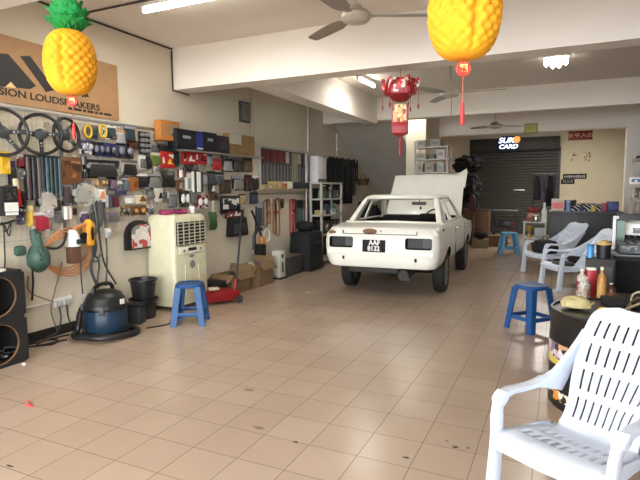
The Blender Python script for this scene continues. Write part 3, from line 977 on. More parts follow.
WG = 'packs hanging on the wire grid'
B_ = (24, 24, 26); G_ = (92, 92, 90); W_ = (222, 220, 212); Y_ = (214, 172, 44); T_ = (48, 66, 72); BR = (104, 68, 40); R_ = (176, 32, 34); SV = (150, 152, 154); PU = (66, 64, 84); BL = (38, 48, 100); CR = (206, 194, 160); DR = (86, 26, 30); GN = (54, 104, 70)
LIST = [
 ('ring', (83, 126, 97, 138), (Y_, G_, T_), 'coil_pack', 'pack with yellow ring hanging right of the small steering wheel', 'pack'),
 ('ring', (98, 125.5, 114.5, 138), (Y_, W_, T_), 'coil_pack', 'second pack with yellow ring, left of a clear silver packet', 'pack'),
 ('card', (115, 131, 124, 144), (W_, (200, 150, 110), SV), 'hanging_blister_pack', 'small pale blister pack right of the two yellow ring packs', 'pack'),
 ('card', (124.5, 127, 134, 141), (T_, SV, (40, 54, 60)), 'hanging_blister_pack', 'dark teal blister pack at the top, left of the black gloves', 'pack'),
 ('card', (127, 141, 137, 148.5), (BR, DR, (70, 44, 34)), 'hanging_blister_pack', 'small dark red pack under the dark teal blister pack', 'pack'),
 ('bulb', (79.5, 141, 91.5, 153), (PU, W_, (168, 170, 178)), 'bulb_pack', 'brightest bulb pack, leftmost in the row of blue bulb packs', 'bulb pack'),
 ('bulb', (92, 143, 102.5, 155), (B_, BL, (112, 114, 126)), 'bulb_pack', 'second bulb pack in the row, right of the brightest one', 'bulb pack'),
 ('bulb', (103, 144, 114.5, 156), (BL, B_, (84, 86, 100)), 'bulb_pack', 'third bulb pack in the row, under the second yellow ring pack', 'bulb pack'),
 ('bulb', (116.5, 144.5, 132, 157.5), (PU, B_, (116, 118, 134)), 'bulb_pack', 'widest bulb pack at the right end of the bulb row', 'bulb pack'),
 ('card', (139, 156.5, 145, 168.5), (W_, W_, G_), 'price_card', 'white tall card under the black wheel-nut pack', 'card'),
 ('card', (145.5, 155, 150, 168), (B_, G_, B_), 'hanging_blister_pack', 'narrow black pack right of the white tall card', 'pack'),
 ('card', (150, 153.5, 160, 165), ((176, 176, 60), W_, (90, 110, 50)), 'hanging_blister_pack', 'yellow and green pack left of the red and yellow pack', 'pack'),
 ('box', (160.5, 153, 172, 167), (R_, (236, 200, 60), W_), 'sparkplug_box', 'red and yellow box right of the yellow and green pack', 'box'),
 ('card', (157, 144.5, 169, 152), (B_, G_, B_), 'hanging_blister_pack', 'low black pack under the tilted orange box', 'pack'),
 ('card', (170, 148, 178, 165), ((60, 62, 48), GN, B_), 'hanging_blister_pack', 'dark pack with a green edge, left of the two red boxes', 'pack'),
 ('box', (182, 153, 193, 163.5), (R_, W_, B_), 'horn_box', 'red horn box, left one of the red pair under the black cartons', 'box'),
 ('box', (194, 153, 204.5, 163.5), (R_, B_, W_), 'horn_box', 'red horn box, right one of the red pair under the black cartons', 'box'),
 ('card', (205, 155, 211.5, 164.5), (W_, BL, SV), 'hanging_blister_pack', 'white and blue pack between the red boxes and the red flower', 'pack'),
 ('bag', (211.5, 159, 221, 170), (R_, (200, 80, 70)), 'packet', 'crumpled red packet right of the white and blue pack', 'packet'),
 ('card', (222, 159, 231.5, 171), (G_, B_, SV), 'hanging_blister_pack', 'grey pack right of the crumpled red packet', 'pack'),
 ('card', (232.5, 159, 242, 171), (B_, G_, (56, 58, 56)), 'hanging_blister_pack', 'black and grey pack below the white sheet on the tan carton', 'pack'),
 ('card', (243, 159, 251.5, 171), (BR, B_, (96, 82, 54)), 'hanging_blister_pack', 'brownish pack below the tan carton', 'pack'),
 ('tubes', (24.5, 158, 38.5, 197), ((58, 50, 48), (70, 58, 54), (44, 42, 44), (96, 82, 76)), 'damper_pack', 'tall brown pack of tubes under the middle steering wheel', 'tube pack'),
 ('tubes', (40, 158.5, 58.5, 194), ((34, 48, 54), (44, 60, 66), (70, 90, 96), (38, 58, 62)), 'damper_pack', 'tall teal pack of tubes right of the brown tall pack', 'tube pack'),
 ('box', (60, 159, 78.5, 182.5), (BR, (150, 104, 66), (70, 46, 30)), 'wood_pattern_box', 'brown box with rows of tan stripes under the small steering wheel', 'box'),
 ('card', (85.5, 161, 117.5, 177), (SV, B_, (40, 40, 42)), 'relay_kit', 'wide black and silver kit in the middle of the wire grid', 'kit'),
 ('card', (121.5, 161, 136, 175.5), ((176, 166, 150), G_, B_), 'hanging_blister_pack', 'pack with a black bracket right of the wide kit', 'pack'),
 ('card', (108.5, 177.5, 116, 189.5), (PU, B_, (110, 90, 110)), 'hanging_blister_pack', 'small violet pack under the wide kit', 'pack'),
 ('card', (116.5, 182, 121.5, 191.5), (W_, W_, G_), 'hanging_blister_pack', 'small white pack beside the small violet pack', 'pack'),
 ('card', (122, 178.5, 128, 190.5), (T_, SV, (90, 104, 110)), 'hanging_blister_pack', 'grey blue pack left of the orange brown pack', 'pack'),
 ('box', (128.5, 178.5, 136, 190), ((150, 92, 44), (110, 60, 30), CR), 'fuse_box', 'orange brown box right of the grey blue pack', 'box'),
 ('card', (136.5, 174.5, 147, 187.5), (T_, W_, B_), 'hanging_blister_pack', 'dark teal and white pack right of the orange brown box', 'pack'),
 ('card', (147.5, 174.5, 159.5, 188), (B_, SV, (120, 120, 116)), 'hanging_blister_pack', 'black and silver pack left of the black mesh bag', 'pack'),
 ('bag', (160.5, 171, 174.5, 187.5), ((34, 30, 30), (60, 54, 48)), 'mesh_bag', 'square black mesh bag above the air cooler', 'bag'),
 ('strip', (184.5, 173, 190, 190.5), (W_, W_, SV), 'white_box', 'tall narrow white box under the red horn boxes', 'box'),
 ('tubes', (191, 172, 200.5, 191), (B_, W_, B_, W_), 'tube_pack', 'black pack with white stripes right of the narrow white box', 'pack'),
 ('card', (201, 173, 206.5, 185), (SV, G_, SV), 'hanging_blister_pack', 'small silver pack right of the black striped pack', 'pack'),
 ('card', (207, 172, 214.5, 184), (G_, B_, (60, 62, 66)), 'hanging_blister_pack', 'dark grey pack in the upper middle, right of the small silver pack', 'pack'),
 ('card', (215, 173, 223, 184.5), (SV, B_, (70, 72, 78)), 'hanging_blister_pack', 'grey pack above the brown pack, left of the darker silver packs', 'pack'),
 ('card', (220, 180.5, 230, 192.5), (BR, B_, (60, 52, 40)), 'hanging_blister_pack', 'brown pack above the black figure pack', 'pack'),
 ('card', (232, 177, 243, 189.5), (B_, SV, (130, 128, 120)), 'hanging_blister_pack', 'dark pack with a silver stick under the grey packs', 'pack'),
 ('card', (244.5, 176, 251.5, 190), (DR, B_, (50, 30, 34)), 'hanging_blister_pack', 'dark red pack near the red wiper sleeves', 'pack'),
 ('card', (252, 176, 258, 190.5), (DR, W_, B_), 'hanging_blister_pack', 'dark red and white pack touching the red wiper rack', 'pack'),
 ('box', (94.5, 190, 103, 201), (W_, (220, 140, 90), W_), 'card_box', 'white box with an orange print above the cable bundle', 'box'),
 ('tubes', (103.5, 195, 110, 206.5), (G_, SV, (60, 60, 64)), 'tube_pack', 'grey striped pack right of the white and orange box', 'pack'),
 ('card', (110.5, 195, 118, 206.5), (DR, G_, (90, 30, 44)), 'hanging_blister_pack', 'small dark red pack right of the grey striped pack', 'pack'),
 ('box', (115, 190.5, 123.5, 194.8), (PU, BL, PU), 'violet_box', 'flat violet box above the dark red pack', 'box'),
 ('strip', (124.5, 196, 132.5, 203.5), (W_, (190, 170, 200), W_), 'tape_roll', 'white tube right of the flat violet box', 'pack'),
 ('box', (134.5, 195.5, 144, 203), (CR, BR, CR), 'tan_box', 'cream and brown box in a row right of the white tube', 'box'),
 ('bulb', (131.5, 206.5, 145, 214.5), ((120, 84, 44), (70, 50, 30), (170, 116, 56)), 'amber_pack', 'pack of two amber lenses left of the air cooler top', 'pack'),
 ('card', (167.5, 193, 176, 206.5), (G_, SV, (110, 112, 112)), 'hanging_blister_pack', 'grey blister pack just above the air cooler', 'pack'),
 ('bulb', (179.5, 191, 188, 206), (B_, G_, W_), 'bulb_pack', 'black pack with two white lamps above the white cup', 'pack'),
 ('bulb', (196.5, 196, 207, 207.5), ((120, 40, 40), W_, W_), 'bulb_pack', 'red and white pack with white lamps, right of the white cup', 'pack'),
 ('box', (221, 197, 237.5, 212), (B_, (30, 40, 90), W_), 'toy_box', 'black box with white figure above the black pouch', 'box'),
 ('card', (238.5, 194.5, 245, 203.5), (CR, BR, (170, 150, 110)), 'hanging_blister_pack', 'small beige pack right of the black figure box', 'pack'),
 ('card', (250, 193, 257, 203), ((40, 44, 60), B_, (50, 56, 76)), 'hanging_blister_pack', 'small dark blue pack left of the hanging belts', 'pack'),
 ('box', (225.5, 210.5, 241, 217.5), (DR, W_, (120, 40, 44)), 'red_packet', 'low dark red box between the figure box and the black pouch', 'box'),
 ('box', (0, 153, 7.5, 172.5), (Y_, (236, 190, 90), (180, 120, 40)), 'yellow_box', 'yellow box at the left edge under the wrapped steering wheel', 'box'),
 ('card', (8, 163, 15, 187), ((44, 40, 48), (60, 50, 80), B_), 'hanging_blister_pack', 'dark pack right of the yellow box at the left edge', 'pack'),
 ('card', (33, 213, 48, 230), ((190, 90, 100), W_, (160, 40, 60)), 'hanging_blister_pack', 'pink and red pack hanging above the green blower', 'pack'),
 ('bag', (43, 206, 53, 218), ((196, 186, 196), (120, 120, 170)), 'packet', 'pale lilac packet above the pink and red pack', 'packet'),
 ('strip', (26.5, 205.5, 31, 226), ((206, 168, 60), (222, 200, 150), (230, 200, 90)), 'yellow_tube', 'yellow tube pack hanging above the green blower', 'pack'),
 ('card', (61, 184, 70, 204), ((90, 60, 60), SV, (70, 60, 60)), 'hanging_blister_pack', 'dark small pack under the brown striped box, beside a clear bag', 'pack'),
 ('card', (107, 213, 117.5, 222), (SV, (140, 110, 130), G_), 'hanging_blister_pack', 'small pale pack right of the cable bundle', 'pack'),
]
for kind, r, cols, nm, lab, cat in LIST:
    goods(kind, r, cols, nm, lab, cat, WG, d=.035)
# the many small packs that fill the gaps between them
_rf = random.Random(11)
_used = [r for _, r, *_x in LIST] + [(0, 112, 22, 152), (23, 116, 80, 152), (138.5, 132, 150, 154), (154.5, 121, 173.5, 141), (176, 128, 256, 152), (-4, 186, 13, 216), (88, 200, 106, 240), (122, 218, 150, 250)]
_cn = {'dark': (44, 42, 42), 'grey': (112, 112, 108), 'brown': (100, 70, 46), 'silver': (156, 158, 158), 'dark red': (104, 34, 36), 'pale': (198, 190, 176), 'teal': (56, 76, 82), 'tan': (160, 132, 92), 'violet': (84, 70, 104)}
_made = 0
_labs = set()
for _try in range(6000):
    if _made >= 75:
        break
    w_, h_ = _rf.uniform(4.5, 9), _rf.uniform(6, 12)
    x_ = _rf.uniform(16, 250)
    top = 113 + x_ * .17
    bot = (226 - x_ * .05) if x_ < 146 else (206 if x_ > 170 else 205)
    y_ = _rf.uniform(top, bot - h_)
    q_ = (x_, y_, x_ + w_, y_ + h_)
    if any(q_[0] < u[2] + .2 and q_[2] > u[0] - .2 and q_[1] < u[3] + .2 and q_[3] > u[1] - .2 for u in _used):
        continue
    best = min([L_ for L_ in LIST if not any(w in L_[4] for w in ('grey pack', 'brown pack', 'small pale', 'dark pack', 'small violet', 'small white', 'small silver'))], key=lambda L_: abs((L_[1][0] + L_[1][2]) / 2 - x_ - w_ / 2) + 1.3 * abs((L_[1][1] + L_[1][3]) / 2 - y_ - h_ / 2))
    bx, by = (best[1][0] + best[1][2]) / 2 - (x_ + w_ / 2), (best[1][1] + best[1][3]) / 2 - (y_ + h_ / 2)
    dr = ('left of' if bx > 0 else 'right of') if abs(bx) > abs(by) else ('above' if by > 0 else 'below')
    cn = _rf.choice(['dark', 'dark', 'grey', 'grey', 'silver', 'brown', 'dark red', 'pale', 'teal', 'tan', 'violet'])
    c_ = _cn[cn]
    short = ' '.join(best[4].split()[:9])
    for cut in (' right of', ' left of', ' under', ' above', ' below', ' beside', ' between', ' near', ' in ', ' at ', ', ', ' hanging'):
        if cut in short[6:]:
            short = short[:6] + short[6:].split(cut)[0]
    lab_ = ('little %s packet %s the %s' % (cn, dr, short)).rstrip(',').replace(' just', '').replace(' with white lamps', '')
    if lab_ in _labs:
        continue
    _labs.add(lab_)
    _used.append(q_)
    goods(_rf.choice(['card', 'card', 'box', 'bulb', 'tubes']), q_, (c_, _rf.choice([W_, G_, B_, SV]), _rf.choice([B_, SV, G_, c_])), 'hanging_small_packet', lab_, 'packet', WG, d=.03)
    _made += 1

# black wheel nut pack: three columns of nuts
y0, y1, z0, z1 = rect(138.5, 132, 150, 154)
t = thing('wheel_nut_pack', 'black pack with three rows of silver wheel nuts, right of the bulb packs', 'pack', (GX, (y0 + y1) / 2, z0), 0, WG)
W, H = y1 - y0, z1 - z0
MB().box((.004, 0, H / 2), (.008, W, H)).build('backing_card', BLACK, t)
for i in range(3):
    for j in range(4):
        MB().cyl((.008, W * (i - 1) * .30, H * (.14 + .24 * j)), (.045, W * (i - 1) * .30, H * (.14 + .24 * j)), W * .12, n=6).build('wheel_nut', SV and mat('nut metal', (176, 178, 180), .3, metal=.6), t)

# tilted orange box and cartons on the top ledge
goods('box', (154.5, 121.5, 173.5, 141), ((190, 120, 54), (70, 62, 52), (150, 130, 104)), 'seat_cover_box', 'tilted orange box sticking up above the wire grid', 'box', 'cartons on the top ledge', d=.10)
CG = 'cartons on the top ledge'
y0, y1, _, _ = rect(176, 148, 256, 156)
tag(MB().box((GX + .075, (y0 + y1) / 2, 2.02), (.15, y1 - y0, .014)).build('ledge_shelf', mat('grey ledge', (150, 146, 138), .5)), 'thin grey ledge carrying the amplifier cartons', 'shelf')
def carton(x0, yt, x1, zb, d, cols, lab, logo=None):
    y0, y1, _, z1 = rect(x0, yt, x1, yt + 4, X=GX + d)
    t = thing('product_carton', lab, 'carton', (GX + d / 2, (y0 + y1) / 2, zb), 0, CG)
    W, H = y1 - y0, z1 - zb
    MB().box((0, 0, H / 2), (d, W, H)).build('carton', m3(cols[0], .35), t, bevel=.003)
    MB().box((d / 2 + .001, 0, H * .5), (.002, W * .9, H * .9)).build('printed_panel', pk(cols, 5), t)
    if logo:
        MB().box((d / 2 + .003, 0, H * .62), (.002, W * .4, H * .14)).build('pale_stripe', m3((150, 160, 170)), t)
    return t
carton(176.5, 129.5, 196, 2.027, .15, [(20, 22, 28), (22, 26, 34), (20, 22, 28)], 'wide black carton with pale stripe, left end of the ledge', True)
carton(196.3, 131.5, 203, 2.027, .15, [BL, (36, 52, 140), W_], 'narrow blue and white carton between two black cartons')
carton(203.3, 132.5, 216.5, 2.027, .15, [(22, 22, 28), (26, 26, 34), (22, 22, 28)], 'black carton with pale stripe right of the narrow blue one', True)
carton(217, 136, 229, 2.027, .14, [(40, 32, 46), (60, 48, 60), B_], 'small dark violet carton left of the tan carton')
tanc = carton(230.5, 135, 254.5, 2.027, .14, [(132, 106, 66), (142, 114, 72), (124, 98, 60)], 'wide tan cardboard carton at the right end of the ledge')
y0, y1, z0, z1 = rect(229.5, 134, 241.5, 144, X=GX + .15)
MB().box((.077, (y0 + y1) / 2 - tanc.location.y, (z0 + z1) / 2 - 2.027), (.004, y1 - y0, z1 - z0)).build('paper_sheet', m3((190, 182, 164)), tanc)

# clock / black box on wall
y0, y1, z0, z1 = rect(238.5, 102, 247.5, 122.5, X=XL)
t = thing('wall_clock', 'dark square clock with grey face high on left wall', 'clock', (XL, (y0 + y1) / 2, z0))
W, H = y1 - y0, z1 - z0
MB().box((.025, 0, H / 2), (.05, W, H)).build('case', DKGREY, t, bevel=.006)
MB().box((.051, 0, H / 2), (.004, W * .8, H * .82)).build('face', GREY, t)
MB().box((.054, .0, H * .58), (.003, .012, H * .2)).box((.054, W * .1, H * .5), (.003, W * .25, .012)).build('hands', BLACK, t)

# ---------------------------------------------------------------- wiper sleeves
RX = XL + .05
y0, y1, _, _ = rect(258, 150, 306, 156, X=XL)
t = thing('sleeve_rack', 'pale rail rack holding the red and grey wiper sleeves', 'rack', (XL, y0, 1.56))
W = y1 - y0
MB().box((.03, W / 2, .665), (.06, W, .03)).build('top_rail', LGREY, t)
MB().box((.006, W / 2, .33), (.012, W, .66)).build('back_panel', mat('rack back', (84, 78, 72), .6), t)
for y in (0, W):
    MB().box((.03, y, .33), (.05, .02, .68)).build('side_post', LGREY, t)
tops = [DR, (110, 30, 34), DR, (120, 36, 40), (96, 30, 34), (130, 40, 40), DR, (190, 184, 172), (80, 78, 74), (150, 144, 110), (154, 148, 112), (168, 160, 150), (90, 40, 46), (150, 140, 140)]
bots = [(58, 56, 58), (84, 80, 78), (60, 58, 60), (88, 82, 80), (48, 46, 48), (70, 66, 66), (60, 58, 60), (60, 62, 64), (54, 56, 58), (150, 144, 106), (150, 144, 106), (84, 70, 76), (60, 46, 50), (90, 92, 96)]
where = ['first wiper sleeve from the tan carton', 'second wiper sleeve from the tan carton', 'third wiper sleeve from the tan carton', 'fourth wiper sleeve from the tan carton', 'fifth wiper sleeve from the tan carton', 'sixth wiper sleeve from the tan carton', 'seventh wiper sleeve from the tan carton',
         'grey wiper sleeve with white top in the middle of the rack', 'plain dark grey wiper sleeve right of the white topped one', 'tan wiper sleeve, left one of two tan sleeves', 'tan wiper sleeve, right one of two tan sleeves', 'grey wiper sleeve with pale top right of the tan sleeves', 'dark red brown sleeve second from the white pole', 'pale grey sleeve next to the white pole']
for k in range(14):
    w = W * .94 / 14
    yy = W * .03 + w * (k + .5)
    t = thing('wiper_sleeve', where[k] + (', dark red top' if k < 7 else ''), 'wiper sleeve', (XL + .013, y0 + yy, 1.57 + .02 * (k % 3)), 0, 'wiper sleeves on the rack')
    H = .625 - .02 * (k % 3)
    MB().box((.012, 0, H / 2), (.022, w * .88, H)).build('sleeve', m3(bots[k]), t, bevel=.003)
    MB().box((.013, 0, H * .82), (.026, w * .9, H * .34)).build('header', m3(tops[k]), t, bevel=.002)
    MB().box((.0245, 0, H * .33), (.003, w * .3, H * .5)).build('blade_window', m3((120, 118, 116)), t)

# shelf under the sleeves
y0, y1, _, _ = rect(258, 190, 309, 196, X=XL + .1)
z = 1.50
tag(MB().box((XL + .10, (y0 + y1) / 2, z), (.20, y1 - y0, .022)).build('wall_shelf', mat('tan shelf', (150, 132, 104), .5)), 'tan wall shelf under the wiper sleeves', 'shelf')
def onshelf(x0, x1, h, d, cols, nm, lab, cat):
    a, b = lw(x0, 190, XL + .1).y, lw(x1, 190, XL + .1).y
    t = thing(nm, lab, cat, (XL + .10, (a + b) / 2, z + .0115), 0, 'boxes on the tan wall shelf')
    W = b - a
    MB().box((0, 0, h / 2), (d, W, h)).build('carton', m3(cols[0]), t, bevel=.004)
    MB().box((d / 2 + .001, 0, h * .5), (.002, W * .7, h * .6)).build('printed_panel', pk(cols, 16), t)
onshelf(260, 270, .07, .14, [(166, 150, 116), CR, BR], 'flat_box', 'flat beige box at the left end of the tan shelf', 'box')
onshelf(271, 279, .13, .14, [(170, 150, 96), (186, 164, 110), BR], 'tan_box', 'tan box on the shelf left of the orange box', 'box')
onshelf(279.8, 284, .10, .14, [(176, 110, 50), BR, CR], 'orange_box', 'small orange box on the tan shelf', 'box')
onshelf(284.5, 289.5, .13, .14, [(214, 212, 186), W_, CR], 'white_box', 'white box on the shelf left of the long navy case', 'box')
onshelf(290.5, 307, .12, .17, [(26, 26, 38), (30, 30, 44), B_], 'tool_case', 'long navy case at the right end of the tan shelf', 'case')

# hanging belts
BG = 'belts and strips hanging under the tan shelf'
BELTS = [(256.5, 261.5, 201, 226, (70, 84, 100), (150, 160, 170), 'strip', 'blue grey strip, leftmost under the tan shelf'),
 (262.5, 266, 200, 227, (122, 84, 54), CR, 'loop', 'brown belt right of the blue grey strip'),
 (266.4, 269, 199, 224, (140, 98, 62), CR, 'loop', 'lighter brown belt, second from the blue grey strip'),
 (269.3, 271.5, 198, 215, (190, 184, 170), W_, 'strip', 'short white strip between the brown belts'),
 (272, 274.6, 200, 234, (140, 92, 58), (170, 60, 60), 'loop', 'long brown belt right of the white strip'),
 (275, 278.5, 198, 236, (150, 100, 78), (190, 70, 76), 'loop', 'long red brown belt with a red band'),
 (280.5, 283, 199, 208, B_, G_, 'strip', 'short black tag in the middle under the shelf'),
 (289, 291.6, 199, 236, (162, 62, 66), CR, 'loop', 'long red belt left of the dark red one'),
 (291.9, 294.6, 199, 230, (120, 34, 44), DR, 'loop', 'dark red belt beside the long red one'),
 (295, 298.2, 200, 228, (90, 76, 70), B_, 'strip', 'grey brown strip with black top'),
 (298.6, 302.4, 200, 231, (60, 110, 96), B_, 'strip', 'green strip with a black top'),
 (302.8, 305.2, 200, 230, (186, 130, 134), (190, 110, 110), 'strip', 'pink strip right of the green strip'),
 (305.4, 307.2, 198, 226, (150, 92, 44), BR, 'strip', 'thin orange strip right of the pink strip'),
 (307.6, 311.5, 199, 225, (92, 112, 128), (150, 150, 130), 'strip', 'grey blue strip, rightmost under the shelf')]
for x0, x1, ya, yb, c1, c2, kd, lab in BELTS:
    goods(kd, (x0, ya, x1, yb), (c1, c2), 'hanging_belt' if kd == 'loop' else 'hanging_strip', lab, 'belt' if kd == 'loop' else 'strip', BG, d=.02, X=XL + .02)
y0, y1, _, _ = rect(256, 200, 312, 201, X=XL + .03)
tag(MB().cyl((XL + .03, y0, 1.42), (XL + .03, y1, 1.42), .008).build('hook_rail', STEEL), 'thin steel hook rail under the tan shelf', 'rail')

# ---------------------------------------------------------------- tools and cables
TOOLS = 'tools hanging under the wire grid'
# battery charger
y0, y1, z0, z1 = rect(-4, 186, 12, 216)
t = thing('battery_charger', 'black battery charger with white labels at the left edge', 'charger', (GX, (y0 + y1) / 2, z0), 0, TOOLS)
W, H = y1 - y0, z1 - z0
MB().box((.05, 0, H / 2), (.10, W, H)).build('case', BLACK, t, bevel=.012)
MB().box((.101, 0, H * .30), (.004, W * .86, H * .30)).build('white_label', WHITE, t)
MB().box((.101, 0, H * .08), (.004, W * .8, H * .10)).build('white_label', WHITE, t)
MB().box((.101, 0, H * .72), (.004, W * .7, H * .34)).build('vent_grille', pk([(50, 50, 52), B_, (80, 80, 82)], 60), t)
# clamp lead
p = lw(13.5, 197)
t = thing('jump_lead', 'black lead with red and cream clamp looping beside the charger', 'lead', (GX + .05, p.y, p.z), 0, TOOLS)
pts = [lw(x, y, GX + .04) - Vector((GX + .05, p.y, p.z)) for x, y in ((5, 186), (16, 187), (24, 200), (23, 216), (10, 222), (0, 224), (-4, 222))]
MB().tube(smooth_path(pts, 6), .011, 8).build('cable', BLACK, t)
MB().box((.02, 0, .0), (.04, .05, .17), taper=(.6, .6)).build('red_grip', RED, t, bevel=.01)
MB().box((.02, -.02, .12), (.035, .04, .10)).build('cream_jaw', m3(CR), t, bevel=.008)
pts = [lw(x, y, GX + .03) - Vector((GX + .05, p.y, p.z)) for x, y in ((2, 222), (6, 232), (11, 222), (9, 236), (4, 226), (5, 262), (2, 275))]
MB().tube(smooth_path(pts, 6), .006, 6).build('thin_cable', BLACK, t)

# green garden blower
p = lw(31, 272)
t = thing('garden_blower', 'green hand blower with loop handle hanging nose up', 'blower', (GX, p.y, p.z), 0, TOOLS)
GRN = mat('blower green', (58, 86, 74), .5)
t.scale = (.72, .66, .80)
k = .0088
MB().lathe([(.03, .0), (.09, .03), (.15, .10), (.155, .20), (.12, .28), (.07, .34), (.055, .42), (.05, .47)], (.13, .03, 0), 22).build('housing', GRN, t)
MB().tube([(.13, .02, .30), (.12, -.0, .40), (.11, -.02, .52)], [.06, .055, .045], 12).build('nozzle', GRN, t)
MB().tube(smooth_path([(.27, .06, .10), (.30, .0, .20), (.29, -.06, .27), (.24, -.03, .33)], 5), .022, 8).build('loop_handle', GRN, t)
MB().ball((.245, .0, .18), (.03, .06, .09)).build('fan_guard', BLACK, t)
MB().box((.07, -.20, .28), (.10, .16, .12)).build('motor_box', GRN, t, bevel=.04)
q = lambda x, y, X=GX + .03: lw(x, y, X) - Vector((GX, p.y, p.z))
MB().tube([q(33, 268), q(34, 285), q(32, 308)], .014, 8).build('power_cord', BLACK, t)

# orange hose coil
p = lw(70, 252)
t = thing('hose_coil', 'thin orange hose coiled on the wall behind the grinder', 'hose', (GX, p.y, p.z), 0, TOOLS)
pts = []
for i in range(100):
    a = 2 * PI * i / 25
    pts.append((.012 + .006 * math.sin(i * .7), (.30 - .012 * (i // 25)) * math.cos(a) - .02 * (i // 25), (.25 - .03 * (i // 25)) * math.sin(a)))
MB().tube(pts, .008, 6).build('hose', mat('orange hose', (206, 138, 84), .4), t)
# heat gun / sander with white body
p = lw(66, 262)
t = thing('power_sander', 'white and brown sander hanging in front of the orange hose', 'sander', (GX + .07, p.y, p.z), 0, TOOLS)
MB().box((.05, .0, .08), (.09, .12, .17)).build('dust_box', mat('sander brown', (104, 74, 54), .5), t, bevel=.01)
MB().lathe([(.075, .17), (.08, .20), (.065, .27), (.045, .32), (.03, .34)], (.05, 0, 0), 16).build('white_body', WHITE, t)
MB().box((.13, .01, .22), (.012, .06, .05)).build('label', DKGREY, t)
MB().tube(smooth_path([(.05, -.07, .31), (.08, -.13, .22), (.06, -.2, .17), (.05, -.32, .19)], 5), .013, 8).build('black_cord', BLACK, t)
MB().tube([(.05, 0, .33), (.05, .06, .36), (.04, .16, .38)], .02, 8).build('handle', mat('orange grip', (200, 128, 66), .5), t)
# yellow drill/grinder
p = lw(84, 246)
t = thing('angle_grinder', 'yellow angle grinder hanging beside the cable bundle', 'grinder', (GX + .03, p.y, p.z), 0, TOOLS)
YEL = mat('tool yellow', (222, 156, 40), .4)
MB().lathe([(.03, 0), (.055, .02), (.06, .08), (.05, .14), (.062, .20), (.05, .26), (.02, .29)], (.05, 0, 0), 16).build('body', YEL, t)
MB().box((.105, .0, .14), (.015, .03, .14)).build('switch_panel', BLACK, t, bevel=.004)
MB().lathe([(.0, 0), (.05, 0), (.06, .015), (.0, .02)], (.06, -.08, .10), 16, Matrix.Rotation(PI / 2, 3, 'Y')).build('disc_guard', BLACK, t)
MB().tube([(.05, 0, .28), (.05, .02, .33), (.04, .08, .36)], .009, 6).build('cord', BLACK, t)
p2 = lw(80, 246)
MB().tube([(.02, -.09, .05), (.02, -.10, -.3), (.03, -.09, -.62)], .007, 6).build('cord', BLACK, t)
# grey cable bundle: individual leads
lead_c = [(70, 74, 72), (58, 66, 68), (86, 88, 84), (48, 50, 50), (96, 98, 94)]
LD = [((92, 204), (90, 226), (96, 246), (91, 268), (98, 288)), ((97, 200), (93, 222), (94, 252), (99, 262), (97, 284)), ((100, 200), (104, 214), (106, 236), (107, 262), (106, 286)), ((96, 203), (99, 232), (104, 262), (116, 284)), ((94, 203), (97, 228), (91, 244), (95, 262), (102, 252))]
wh = ['thick grey lead, leftmost of the hanging cable bundle', 'blue grey lead beside the yellow grinder', 'pale grey lead at the right side of the cable bundle', 'dark lead running from the bundle down to the vacuum', 'short pale lead looped in the middle of the bundle']
for i, (P, c) in enumerate(zip(LD, lead_c)):
    pp = [lw(x, y, GX + .03 + .012 * i) for x, y in P]
    b = pp[-1]
    o = MB().tube(smooth_path([q_ - b for q_ in pp], 6), .010 if i else .016, 7).build('hanging_cable', m3(c, .5), None, loc=b)
    tag(o, wh[i], 'cable', 'cable bundle by the yellow grinder')
p = lw(96, 215)
o = MB().ball((0, 0, 0), (.04, .06, .14), 14, 9).build('cloth_bundle', m3((84, 88, 84), .8), None, loc=(GX + .04, p.y, p.z))
tag(o, 'grey rolled sleeve hanging at the top of the cable bundle', 'sleeve', TOOLS)
p = lw(101, 237.5)
t = thing('hanging_adapter', 'white power adapter hanging in the cable bundle', 'adapter', (GX + .09, p.y, p.z), 0, TOOLS)
MB().box((.02, 0, .055), (.04, .07, .11)).build('case', LGREY, t, bevel=.008)
MB().box((.042, 0, .08), (.003, .045, .035)).build('label', WHITE, t)
# clear plastic bags
CLR = mat('clear polythene', (222, 218, 206), .2, alpha=.35)
for (x0, y0_, x1, y1_), lab in (((36, 192, 52, 214), 'crumpled clear plastic bag under the tall tube packs'), ((70, 184, 94, 206), 'clear plastic bag left of the white and orange box')):
    ya, yb, za, zb = rect(x0, y0_, x1, y1_)
    m = MB()
    m.ball((0, 0, 0), (.04, (yb - ya) / 2, (zb - za) / 2), 16, 10, .22, 3)
    tag(m.build('plastic_bag', CLR, None, loc=(GX + .045, (ya + yb) / 2, (za + zb) / 2)), lab, 'bag', 'clear bags on the grid')
# steering cover pack
y0, y1, z0, z1 = rect(123, 220, 148.5, 249)
t = thing('wheel_cover_pack', 'arch shaped black pack with red and white print left of the cooler', 'pack', (GX, (y0 + y1) / 2, z0), 0, TOOLS)
W, H = y1 - y0, z1 - z0
ar = [(W / 2 * math.cos(a), H - W * .45 + W * .45 * math.sin(a)) for a in [PI * k / 12 for k in range(13)]]
MB().prism([(W / 2, 0)] + ar + [(-W / 2, 0)], (0, 0, 0), (0, 1, 0), (0, 0, 1), (1, 0, 0), .07).build('cover', BLACK, t, bevel=.01)
ar2 = [(W * .40 * math.cos(a) + W * .05, H * .62 + W * .20 * math.sin(a)) for a in [PI * k / 12 for k in range(13)]]
MB().prism([(W * .45, H * .06)] + ar2 + [(-W * .35, H * .06)], (.071, 0, 0), (0, 1, 0), (0, 0, 1), (1, 0, 0), .004).build('printed_sleeve', pk([(200, 196, 190), (120, 120, 118), (170, 60, 56), (210, 206, 200)], 15), t)
